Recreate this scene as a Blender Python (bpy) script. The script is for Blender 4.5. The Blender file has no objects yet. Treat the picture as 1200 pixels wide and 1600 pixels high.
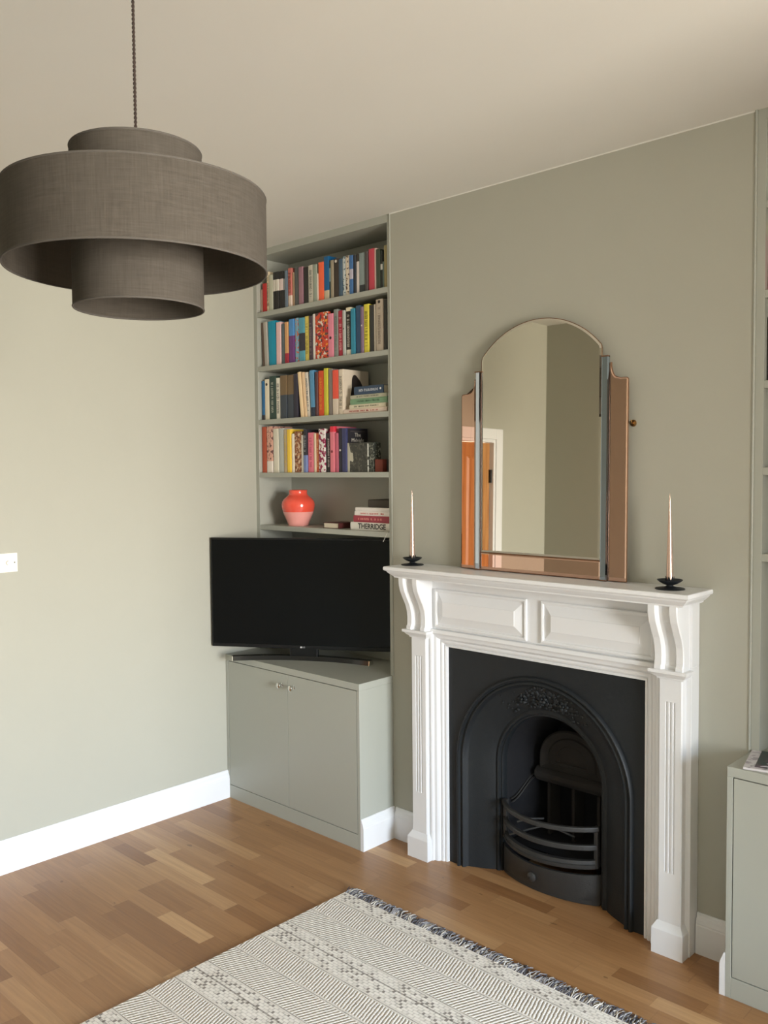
import bpy, math, random
from mathutils import Vector, Matrix
random.seed(7)
SC = bpy.context.scene
COL = SC.collection
PI = math.pi

# ------------------------------------------------------------------ camera, light, exposure
cam_d = bpy.data.cameras.new('camera'); cam = bpy.data.objects.new('camera', cam_d); COL.objects.link(cam)
cam_d.sensor_fit = 'HORIZONTAL'; cam_d.sensor_width = 36.0
cam_d.lens = 36.0 * 1368.7494 / 1200.0
cam_d.clip_start = 0.02
def aim(loc, pitch, roll, yaw):
    pi_, ro, ya = math.radians(pitch), math.radians(roll), math.radians(yaw)
    F = Vector((-math.sin(ya) * math.cos(pi_), math.cos(ya) * math.cos(pi_), math.sin(pi_)))
    R = Vector((math.cos(ya), math.sin(ya), 0)); U = R.cross(F)
    R2 = R * math.cos(ro) + U * math.sin(ro); U2 = U * math.cos(ro) - R * math.sin(ro)
    m = Matrix((R2, U2, -F)).transposed().to_4x4(); m.translation = Vector(loc)
    return m
cam.matrix_world = aim((2.6289, -2.8412, 1.65), -2.8023, -0.5052, 43.2644)
SC.camera = cam

world = bpy.data.worlds.new('world'); SC.world = world; world.use_nodes = True
def build_sky():
    """bright overcast sky above, sunlit warm street and ground below the horizon"""
    nt = world.node_tree; N = nt.nodes; L = nt.links; bg = N['Background']
    tc = N.new('ShaderNodeTexCoord'); sp = N.new('ShaderNodeSeparateXYZ'); L.new(tc.outputs['Generated'], sp.inputs[0])
    mr = N.new('ShaderNodeMapRange'); mr.inputs['From Min'].default_value = -0.5; mr.inputs['From Max'].default_value = 0.5; L.new(sp.outputs['Z'], mr.inputs['Value'])
    r = N.new('ShaderNodeValToRGB'); e = r.color_ramp.elements
    e[0].position = 0.0; e[0].color = SKY['ground']; e[1].position = 1.0; e[1].color = SKY['sky']
    k = e.new(0.44); k.color = SKY['ground']; k = e.new(0.60); k.color = SKY['low']; k = e.new(0.72); k.color = SKY['sky']
    L.new(mr.outputs[0], r.inputs[0]); L.new(r.outputs[0], bg.inputs[0]); bg.inputs[1].default_value = SKY['strength']
SKY = dict(sky=(0.58, 0.735, 0.915, 1), low=(0.99, 0.975, 0.95, 1), ground=(0.60, 0.562, 0.505, 1), strength=76.0)
build_sky()

WIN = dict(y0=-2.9, y1=-0.7, z0=0.45, z1=2.4, x=6.2)
ld = bpy.data.lights.new('window_portal', 'AREA'); ld.shape = 'RECTANGLE'
ld.size = WIN['z1'] - WIN['z0']; ld.size_y = WIN['y1'] - WIN['y0']; ld.energy = 1.0
lo = bpy.data.objects.new('window_portal', ld); COL.objects.link(lo)
lo.location = (WIN['x'] + 0.06, (WIN['y0'] + WIN['y1']) / 2, (WIN['z0'] + WIN['z1']) / 2)
lo.rotation_euler = (0, math.radians(90), 0)
ld.cycles.is_portal = True                        # guides sky light through the window; gives off none itself

SC.view_settings.view_transform = 'Standard'
SC.view_settings.look = 'None'
SC.view_settings.gamma = 1.0
SC.view_settings.use_curve_mapping = False
SC.view_settings.exposure = 0.0

# ------------------------------------------------------------------ materials
def lin(c):
    o = []
    for v in c:
        v = v / 255.0
        o.append(v / 12.92 if v <= 0.04045 else ((v + 0.055) / 1.055) ** 2.4)
    return (o[0], o[1], o[2], 1.0)
MATS = {}
def pm(name, rgb, rough=0.6, metal=0.0, spec=0.5, bump=0.0, bscale=200.0, vary=0.0, vscale=6.0, coat=0.0):
    """Principled material with a little procedural variation"""
    if name in MATS: return MATS[name]
    m = bpy.data.materials.new(name); m.use_nodes = True; nt = m.node_tree; N = nt.nodes; L = nt.links
    b = N['Principled BSDF']
    b.inputs['Base Color'].default_value = lin(rgb); b.inputs['Roughness'].default_value = rough
    b.inputs['Metallic'].default_value = metal; b.inputs['Specular IOR Level'].default_value = spec
    if coat: b.inputs['Coat Weight'].default_value = coat; b.inputs['Coat Roughness'].default_value = 0.1
    tc = None
    if vary or bump:
        tc = N.new('ShaderNodeTexCoord')
    if vary:
        n = N.new('ShaderNodeTexNoise'); n.inputs['Scale'].default_value = vscale; n.inputs['Detail'].default_value = 4
        L.new(tc.outputs['Object'], n.inputs['Vector'])
        mx = N.new('ShaderNodeMix'); mx.data_type = 'RGBA'
        c = lin(rgb)
        mx.inputs['A'].default_value = tuple(x * (1 - vary) for x in c[:3]) + (1,)
        mx.inputs['B'].default_value = tuple(min(1, x * (1 + vary)) for x in c[:3]) + (1,)
        L.new(n.outputs['Fac'], mx.inputs['Factor']); L.new(mx.outputs['Result'], b.inputs['Base Color'])
    if bump:
        n2 = N.new('ShaderNodeTexNoise'); n2.inputs['Scale'].default_value = bscale; n2.inputs['Detail'].default_value = 3
        L.new(tc.outputs['Object'], n2.inputs['Vector'])
        bp = N.new('ShaderNodeBump'); bp.inputs['Strength'].default_value = bump; bp.inputs['Distance'].default_value = 0.002
        L.new(n2.outputs['Fac'], bp.inputs['Height']); L.new(bp.outputs['Normal'], b.inputs['Normal'])
    MATS[name] = m; return m

SAGE = pm('sage_wall_paint', (173, 172, 159), 0.75, bump=0.08, bscale=160, vary=0.02)
SAGE_J = pm('sage_joinery_paint', (170, 172, 162), 0.42, bump=0.03, bscale=120)
CEIL = pm('ceiling_paint', (222, 220, 213), 0.85, bump=0.06, bscale=40, vary=0.02, vscale=3)
WHITE = pm('white_gloss_paint', (229, 230, 231), 0.32, bump=0.02, bscale=90)
IRON = pm('black_cast_iron', (29, 33, 36), 0.5, metal=0.0, spec=0.35, bump=0.25, bscale=220, vary=0.25, vscale=9)
IRON_G = pm('worn_grey_iron', (54, 54, 53), 0.5, metal=0.2, bump=0.4, bscale=180, vary=0.25, vscale=14)
SOOT = pm('sooty_firebrick', (38, 35, 33), 0.9, bump=0.6, bscale=60, vary=0.35, vscale=12)
SOOT_D = pm('soot_black_lining', (9, 10, 16), 0.8, bump=0.4, bscale=60)
PAGE = pm('book_pages', (226, 214, 190), 0.9, bump=0.3, bscale=500)
CHROME = pm('chrome', (225, 225, 222), 0.12, metal=1.0)
BLACKPL = pm('black_plastic', (16, 18, 20), 0.3)
BLACKMET = pm('matt_black_metal', (38, 42, 46), 0.5, metal=0.3, bump=0.1, bscale=150)

def floor_mat():
    m = bpy.data.materials.new('oak_block_floor'); m.use_nodes = True; nt = m.node_tree; N = nt.nodes; L = nt.links
    b = N['Principled BSDF']; tc = N.new('ShaderNodeTexCoord'); sep = N.new('ShaderNodeSeparateXYZ'); L.new(tc.outputs['Object'], sep.inputs[0])
    def M(op, a, c=None, d=None):
        n = N.new('ShaderNodeMath'); n.operation = op
        for i, v in enumerate((a, c, d)):
            if v is None: continue
            if isinstance(v, (int, float)): n.inputs[i].default_value = v
            else: L.new(v, n.inputs[i])
        return n.outputs[0]
    def WN(x, y):
        cb = N.new('ShaderNodeCombineXYZ'); w = N.new('ShaderNodeTexWhiteNoise'); w.noise_dimensions = '2D'
        for i, v in enumerate((x, y)):
            if isinstance(v, (int, float)): cb.inputs[i].default_value = v
            else: L.new(v, cb.inputs[i])
        L.new(cb.outputs[0], w.inputs['Vector']); return w.outputs['Value']
    yy = M('DIVIDE', sep.outputs['Y'], 0.066); row = M('FLOOR', yy); fy = M('FRACT', yy)
    off = M('MULTIPLY', WN(row, 3.0), 1.7)
    xs = M('ADD', M('DIVIDE', sep.outputs['X'], 0.40), off)
    # uneven lengths: warp the coordinate
    xs = M('ADD', xs, M('MULTIPLY', M('SINE', M('ADD', M('MULTIPLY', xs, 2.1), M('MULTIPLY', row, 1.7))), 0.28))
    colm = M('FLOOR', xs); fx = M('FRACT', xs)
    rnd = WN(row, colm)
    ramp = N.new('ShaderNodeValToRGB'); e = ramp.color_ramp.elements
    e[0].position = 0.0; e[0].color = lin((146, 103, 64)); e[1].position = 1.0; e[1].color = lin((204, 164, 118))
    for p, c in ((0.25, (162, 119, 77)), (0.6, (170, 127, 84)), (0.9, (179, 137, 93))):
        k = e.new(p); k.color = lin(c)
    L.new(rnd, ramp.inputs[0])
    mp = N.new('ShaderNodeCombineXYZ')
    L.new(M('ADD', M('MULTIPLY', sep.outputs['X'], 3.0), M('MULTIPLY', rnd, 37.0)), mp.inputs[0])
    L.new(M('MULTIPLY', sep.outputs['Y'], 60.0), mp.inputs[1])
    gn = N.new('ShaderNodeTexNoise'); gn.inputs['Scale'].default_value = 1.4; gn.inputs['Detail'].default_value = 6; gn.inputs['Distortion'].default_value = 0.6
    L.new(mp.outputs[0], gn.inputs['Vector'])
    mx = N.new('ShaderNodeMix'); mx.data_type = 'RGBA'; mx.blend_type = 'MULTIPLY'; mx.inputs['Factor'].default_value = 0.42
    gr = N.new('ShaderNodeValToRGB'); gr.color_ramp.elements[0].position = 0.3; gr.color_ramp.elements[0].color = (0.55, 0.48, 0.42, 1)
    gr.color_ramp.elements[1].position = 0.65; gr.color_ramp.elements[1].color = (1, 1, 1, 1)
    L.new(gn.outputs['Fac'], gr.inputs[0]); L.new(ramp.outputs[0], mx.inputs['A']); L.new(gr.outputs[0], mx.inputs['B'])
    # knots
    vo = N.new('ShaderNodeTexNoise'); vo.inputs['Scale'].default_value = 9; vo.inputs['Detail'].default_value = 1
    kmap = N.new('ShaderNodeMapping'); kmap.inputs['Scale'].default_value = (1.0, 2.4, 1.0); L.new(tc.outputs['Object'], kmap.inputs['Vector']); L.new(kmap.outputs[0], vo.inputs['Vector'])
    kn = M('GREATER_THAN', vo.outputs['Fac'], 0.765)
    mk = N.new('ShaderNodeMix'); mk.data_type = 'RGBA'; mk.inputs['B'].default_value = lin((96, 66, 42))
    L.new(M('MULTIPLY', kn, 0.55), mk.inputs['Factor']); L.new(mx.outputs['Result'], mk.inputs['A'])
    # joints
    jy = M('LESS_THAN', M('MINIMUM', fy, M('SUBTRACT', 1.0, fy)), 0.012)
    jx = M('LESS_THAN', M('MINIMUM', fx, M('SUBTRACT', 1.0, fx)), 0.0028)
    jo = M('MAXIMUM', jy, jx)
    mj = N.new('ShaderNodeMix'); mj.data_type = 'RGBA'; mj.inputs['B'].default_value = lin((100, 70, 46))
    L.new(M('MULTIPLY', jo, 0.28), mj.inputs['Factor']); L.new(mk.outputs['Result'], mj.inputs['A'])
    L.new(mj.outputs['Result'], b.inputs['Base Color'])
    L.new(M('ADD', 0.30, M('MULTIPLY', gn.outputs['Fac'], 0.12)), b.inputs['Roughness'])
    bp = N.new('ShaderNodeBump'); bp.inputs['Strength'].default_value = 0.15; bp.inputs['Distance'].default_value = 0.0015
    L.new(M('SUBTRACT', M('MULTIPLY', gn.outputs['Fac'], 0.4), jo), bp.inputs['Height']); L.new(bp.outputs['Normal'], b.inputs['Normal'])
    return m

def rug_mat():
    m = bpy.data.materials.new('woven_wool_rug'); m.use_nodes = True; nt = m.node_tree; N = nt.nodes; L = nt.links
    b = N['Principled BSDF']; b.inputs['Roughness'].default_value = 0.95; b.inputs['Specular IOR Level'].default_value = 0.1
    tc = N.new('ShaderNodeTexCoord'); sep = N.new('ShaderNodeSeparateXYZ'); L.new(tc.outputs['Object'], sep.inputs[0])
    X, Y = sep.outputs['X'], sep.outputs['Y']
    def M(op, a, c=None, d=None):
        n = N.new('ShaderNodeMath'); n.operation = op
        for i, v in enumerate((a, c, d)):
            if v is None: continue
            if isinstance(v, (int, float)): n.inputs[i].default_value = v
            else: L.new(v, n.inputs[i])
        return n.outputs[0]
    P = 0.352
    p = M('MULTIPLY', M('FRACT', M('DIVIDE', M('SUBTRACT', 0.064, Y), P)), P)        # 0..P within one repeat
    def band(a, c): return M('MULTIPLY', M('GREATER_THAN', p, a), M('LESS_THAN', p, c))
    def line(a, w): return M('LESS_THAN', M('ABSOLUTE', M('SUBTRACT', p, a)), w)
    # hand-woven irregularity
    wob = N.new('ShaderNodeTexNoise'); wob.inputs['Scale'].default_value = 55; wob.inputs['Detail'].default_value = 2; L.new(tc.outputs['Object'], wob.inputs['Vector'])
    wv = M('MULTIPLY', M('SUBTRACT', wob.outputs['Fac'], 0.5), 0.006)
    Xw = M('ADD', X, wv); Yw = M('ADD', Y, M('MULTIPLY', wv, 0.6))
    def sn(v, pitch): return M('ADD', 0.5, M('MULTIPLY', M('SINE', M('MULTIPLY', v, 2 * PI / pitch)), 0.5))
    def twill(slant, pitch, st):
        u = M('ADD', Xw, M('MULTIPLY', Yw, slant)); c = M('FLOOR', M('DIVIDE', u, pitch))
        v = M('ADD', Yw, M('MULTIPLY', c, st * 0.37))
        return M('POWER', M('MULTIPLY', sn(u, pitch), M('ADD', 0.45, M('MULTIPLY', sn(v, st), 0.55))), 0.45)
    tA = twill(0.30, 0.0120, 0.0095); tB = twill(-0.42, 0.0135, 0.0105)
    # raised woven blocks in staggered rows
    ry = M('DIVIDE', Yw, 0.0112); row = M('FLOOR', ry)
    rx = M('ADD', M('DIVIDE', Xw, 0.0235), M('MULTIPLY', M('ABSOLUTE', M('MODULO', row, 2.0)), 0.5)); cxx = M('FLOOR', rx)
    cb = N.new('ShaderNodeCombineXYZ'); L.new(cxx, cb.inputs[0]); L.new(row, cb.inputs[1])
    wn = N.new('ShaderNodeTexWhiteNoise'); wn.noise_dimensions = '2D'; L.new(cb.outputs[0], wn.inputs['Vector'])
    fx, fy = M('FRACT', rx), M('FRACT', ry)
    inside = M('MULTIPLY', M('LESS_THAN', fx, M('ADD', 0.55, M('MULTIPLY', wn.outputs['Value'], 0.4))), M('GREATER_THAN', fy, 0.14))
    ck = M('ADD', 0.42, M('MULTIPLY', inside, M('ADD', 0.18, M('MULTIPLY', wn.outputs['Value'], 0.40))))
    gapdot = M('MULTIPLY', M('SUBTRACT', 1.0, inside), M('LESS_THAN', wn.outputs['Value'], 0.30))
    ck = M('SUBTRACT', ck, M('MULTIPLY', gapdot, 0.34))
    h = M('ADD', M('MULTIPLY', ck, band(0.0, 0.133)), M('ADD', M('MULTIPLY', tA, band(0.133, 0.242)), M('MULTIPLY', tB, band(0.242, P))))
    cords = M('MAXIMUM', M('MAXIMUM', line(0.133, 0.0075), line(0.242, 0.0075)), line(0.004, 0.0075))
    h = M('ADD', M('MULTIPLY', h, M('SUBTRACT', 1.0, cords)), M('MULTIPLY', cords, 0.62))
    groove = M('MAXIMUM', M('MAXIMUM', line(0.1335, 0.0012), line(0.2425, 0.0012)), M('MAXIMUM', line(0.0045, 0.0012), line(0.056, 0.003)))
    gd = M('MULTIPLY', groove, M('ADD', 0.35, M('MULTIPLY', wn.outputs['Value'], 0.4)))
    h2 = M('SUBTRACT', h, gd)
    ramp = N.new('ShaderNodeValToRGB'); e = ramp.color_ramp.elements
    e[0].position = 0.0; e[0].color = lin((128, 119, 110)); e[1].position = 0.9; e[1].color = lin((247, 240, 229))
    k = e.new(0.25); k.color = lin((188, 180, 169)); k = e.new(0.55); k.color = lin((227, 219, 207))
    L.new(h2, ramp.inputs[0])
    nz = N.new('ShaderNodeTexNoise'); nz.inputs['Scale'].default_value = 260; nz.inputs['Detail'].default_value = 2; L.new(tc.outputs['Object'], nz.inputs['Vector'])
    mx = N.new('ShaderNodeMix'); mx.data_type = 'RGBA'; mx.blend_type = 'MULTIPLY'; mx.inputs['Factor'].default_value = 0.3
    L.new(ramp.outputs[0], mx.inputs['A']); L.new(nz.outputs['Color'], mx.inputs['B'])
    mg = N.new('ShaderNodeMix'); mg.data_type = 'RGBA'; mg.inputs['Factor'].default_value = 0.25
    L.new(ramp.outputs[0], mg.inputs['A']); L.new(mx.outputs['Result'], mg.inputs['B'])
    L.new(mg.outputs['Result'], b.inputs['Base Color'])
    bp = N.new('ShaderNodeBump'); bp.inputs['Strength'].default_value = 0.7; bp.inputs['Distance'].default_value = 0.004
    L.new(h2, bp.inputs['Height']); L.new(bp.outputs['Normal'], b.inputs['Normal'])
    return m

def linen_mat():
    m = bpy.data.materials.new('charcoal_linen'); m.use_nodes = True; nt = m.node_tree; N = nt.nodes; L = nt.links
    b = N['Principled BSDF']; out = N['Material Output']
    tc = N.new('ShaderNodeTexCoord')
    def stripes(sx, sz, sc):
        mp = N.new('ShaderNodeMapping'); mp.inputs['Scale'].default_value = (sx, sx, sz); L.new(tc.outputs['Object'], mp.inputs['Vector'])
        n = N.new('ShaderNodeTexNoise'); n.inputs['Scale'].default_value = sc; n.inputs['Detail'].default_value = 3; L.new(mp.outputs[0], n.inputs['Vector']); return n.outputs['Fac']
    a = stripes(1, 18, 22); c = stripes(14, 0.8, 26)
    ad = N.new('ShaderNodeMath'); ad.operation = 'ADD'; L.new(a, ad.inputs[0]); L.new(c, ad.inputs[1])
    ramp = N.new('ShaderNodeValToRGB'); e = ramp.color_ramp.elements
    mu = N.new('ShaderNodeMath'); mu.operation = 'MULTIPLY'; mu.inputs[1].default_value = 0.5; L.new(ad.outputs[0], mu.inputs[0])
    e[0].position = 0.34; e[0].color = lin((84, 79, 72)); e[1].position = 0.66; e[1].color = lin((105, 99, 91))
    L.new(mu.outputs[0], ramp.inputs[0]); L.new(ramp.outputs[0], b.inputs['Base Color'])
    b.inputs['Roughness'].default_value = 0.85; b.inputs['Specular IOR Level'].default_value = 0.15
    tr = N.new('ShaderNodeBsdfTranslucent'); tr.inputs['Color'].default_value = lin((168, 158, 145))
    ms = N.new('ShaderNodeMixShader'); ms.inputs[0].default_value = 0.3
    L.new(b.outputs[0], ms.inputs[1]); L.new(tr.outputs[0], ms.inputs[2]); L.new(ms.outputs[0], out.inputs['Surface'])
    bp = N.new('ShaderNodeBump'); bp.inputs['Strength'].default_value = 0.15; bp.inputs['Distance'].default_value = 0.001
    L.new(ad.outputs[0], bp.inputs['Height']); L.new(bp.outputs['Normal'], b.inputs['Normal'])
    return m

def blotch_mat(name, base, cols, scale=60, th=0.5, rough=0.55):
    """ground colour with irregular printed patches of other colours"""
    if name in MATS: return MATS[name]
    m = bpy.data.materials.new(name); m.use_nodes = True; nt = m.node_tree; N = nt.nodes; L = nt.links
    b = N['Principled BSDF']; b.inputs['Roughness'].default_value = rough
    tc = N.new('ShaderNodeTexCoord'); prev = None
    for i, c in enumerate(cols):
        mp = N.new('ShaderNodeMapping'); mp.inputs['Location'].default_value = (3.1 * i, 1.7 * i, 5.3 * i + len(name)); L.new(tc.outputs['Object'], mp.inputs['Vector'])
        n = N.new('ShaderNodeTexNoise'); n.inputs['Scale'].default_value = scale; n.inputs['Detail'].default_value = 1.5; L.new(mp.outputs[0], n.inputs['Vector'])
        r = N.new('ShaderNodeValToRGB'); r.color_ramp.elements[0].position = th; r.color_ramp.elements[1].position = th + 0.03; L.new(n.outputs['Fac'], r.inputs[0])
        mx = N.new('ShaderNodeMix'); mx.data_type = 'RGBA'; mx.inputs['B'].default_value = lin(c)
        if prev is None: mx.inputs['A'].default_value = lin(base)
        else: L.new(prev, mx.inputs['A'])
        L.new(r.outputs[0], mx.inputs['Factor']); prev = mx.outputs['Result']
    L.new(prev, b.inputs['Base Color'])
    MATS[name] = m; return m

def wood_mat():
    m = bpy.data.materials.new('orange_pine'); m.use_nodes = True; nt = m.node_tree; N = nt.nodes; L = nt.links
    b = N['Principled BSDF']; b.inputs['Roughness'].default_value = 0.4
    tc = N.new('ShaderNodeTexCoord'); mp = N.new('ShaderNodeMapping'); mp.inputs['Scale'].default_value = (30, 30, 1.5); L.new(tc.outputs['Object'], mp.inputs['Vector'])
    n = N.new('ShaderNodeTexNoise'); n.inputs['Scale'].default_value = 2; n.inputs['Detail'].default_value = 5; L.new(mp.outputs[0], n.inputs['Vector'])
    r = N.new('ShaderNodeValToRGB'); r.color_ramp.elements[0].position = 0.3; r.color_ramp.elements[0].color = lin((160, 106, 58)); r.color_ramp.elements[1].position = 0.7; r.color_ramp.elements[1].color = lin((198, 144, 88))
    L.new(n.outputs['Fac'], r.inputs[0]); L.new(r.outputs[0], b.inputs['Base Color']); return m

FLOOR = floor_mat(); RUG = rug_mat(); LINEN = linen_mat(); PINE = wood_mat()

# ------------------------------------------------------------------ mesh helpers
class MB:
    """collects polygons and links them as one mesh object"""
    def __init__(s): s.v = []; s.f = []; s.mi = []; s.cur = 0
    def add(s, vs, fs):
        o = len(s.v); s.v += [tuple(p) for p in vs]
        for f in fs: s.f.append([i + o for i in f]); s.mi.append(s.cur)
        return s
    def box(s, x0, x1, y0, y1, z0, z1):
        vs = [(x, y, z) for z in (z0, z1) for y in (y0, y1) for x in (x0, x1)]
        return s.add(vs, [(0, 2, 3, 1), (4, 5, 7, 6), (0, 1, 5, 4), (2, 6, 7, 3), (0, 4, 6, 2), (1, 3, 7, 5)])
    def loft(s, rings, closed=True, caps=True):
        n = len(rings[0]); vs = [p for r in rings for p in r]; fs = []
        for i in range(len(rings) - 1):
            for j in range(n if closed else n - 1):
                k = (j + 1) % n
                fs.append((i * n + j, i * n + k, (i + 1) * n + k, (i + 1) * n + j))
        if caps and closed:
            fs.append(tuple(reversed(range(n)))); fs.append(tuple((len(rings) - 1) * n + j for j in range(n)))
        return s.add(vs, fs)
    def prism(s, poly, fn0, fn1):
        return s.loft([[fn0(*p) for p in poly], [fn1(*p) for p in poly]])
    def lathe(s, prof, c=(0, 0, 0), seg=48, axis='z'):
        rings = []
        for r, h in prof:
            ring = []
            for k in range(seg):
                a = 2 * PI * k / seg; u, w = r * math.cos(a), r * math.sin(a)
                p = (u, w, h) if axis == 'z' else ((u, h, w) if axis == 'y' else (h, u, w))
                ring.append((p[0] + c[0], p[1] + c[1], p[2] + c[2]))
            rings.append(ring)
        return s.loft(rings)
    def tube(s, path, r, seg=10, flat=1.0):
        path = [Vector(p) for p in path]; rings = []; n = len(path)
        up = Vector((0, 0, 1))
        for i, p in enumerate(path):
            t = (path[min(i + 1, n - 1)] - path[max(i - 1, 0)]).normalized()
            a = up if abs(t.dot(up)) < 0.95 else Vector((1, 0, 0))
            x = t.cross(a).normalized(); y = x.cross(t).normalized()
            rr = r(i / max(1, n - 1)) if callable(r) else r
            rings.append([tuple(p + x * (rr * math.cos(2 * PI * k / seg)) + y * (rr * flat * math.sin(2 * PI * k / seg))) for k in range(seg)])
        return s.loft(rings)
    def rectbar(s, path, w, h):
        """flat bar following a plan path: w = thickness in plan, h = height"""
        path = [Vector(p) for p in path]; rings = []; n = len(path)
        for i, p in enumerate(path):
            t = (path[min(i + 1, n - 1)] - path[max(i - 1, 0)]).normalized()
            x = t.cross(Vector((0, 0, 1))).normalized() * (w / 2); z = Vector((0, 0, h / 2))
            rings.append([tuple(p - x - z), tuple(p + x - z), tuple(p + x + z), tuple(p - x + z)])
        return s.loft(rings)
    def blob(s, c, r, seg=8, squash=(1, 1, 1)):
        prof = [(math.sin(PI * i / 6) * r, -math.cos(PI * i / 6) * r) for i in range(7)]
        prof[0] = (r * 0.02, -r); prof[-1] = (r * 0.02, r)
        o = len(s.v); s.lathe(prof, (0, 0, 0), seg)
        for i in range(o, len(s.v)):
            x, y, z = s.v[i]; s.v[i] = (x * squash[0] + c[0], y * squash[1] + c[1], z * squash[2] + c[2])
        return s
    def build(s, name, mat, parent=None, smooth=0, bevel=0.0, loc=None, rot=None):
        me = bpy.data.meshes.new(name); me.from_pydata(s.v, [], s.f); me.validate()
        mats = mat if isinstance(mat, (list, tuple)) else [mat]
        for m in mats: me.materials.append(m)
        if len(mats) > 1: me.polygons.foreach_set('material_index', s.mi[:len(me.polygons)])
        import bmesh
        bm = bmesh.new(); bm.from_mesh(me); bmesh.ops.recalc_face_normals(bm, faces=bm.faces); bm.to_mesh(me); bm.free()
        if smooth:
            me.shade_smooth(); me.set_sharp_from_angle(angle=math.radians(smooth))
        o = bpy.data.objects.new(name, me); COL.objects.link(o)
        if parent is not None: o.parent = parent
        if loc is not None: o.location = loc
        if rot is not None: o.rotation_euler = rot
        if bevel:
            md = o.modifiers.new('bevel', 'BEVEL'); md.width = bevel; md.segments = 2; md.limit_method = 'ANGLE'; md.angle_limit = math.radians(40)
            md.harden_normals = False
        return o

def tag(o, label, cat, group=None):
    n = len(label.replace(',', ' ').split()); assert 4 <= n <= 16, (n, label)
    o['label'] = label; o['category'] = cat
    if group: o['group'] = group
    return o
def thing(name, label, cat, loc=(0, 0, 0), rot=(0, 0, 0), group=None):
    o = bpy.data.objects.new(name, None); COL.objects.link(o); o.location = loc; o.rotation_euler = rot
    o.empty_display_size = 0.05
    return tag(o, label, cat, group)
def struct(o): o['kind'] = 'structure'; return o

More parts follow.
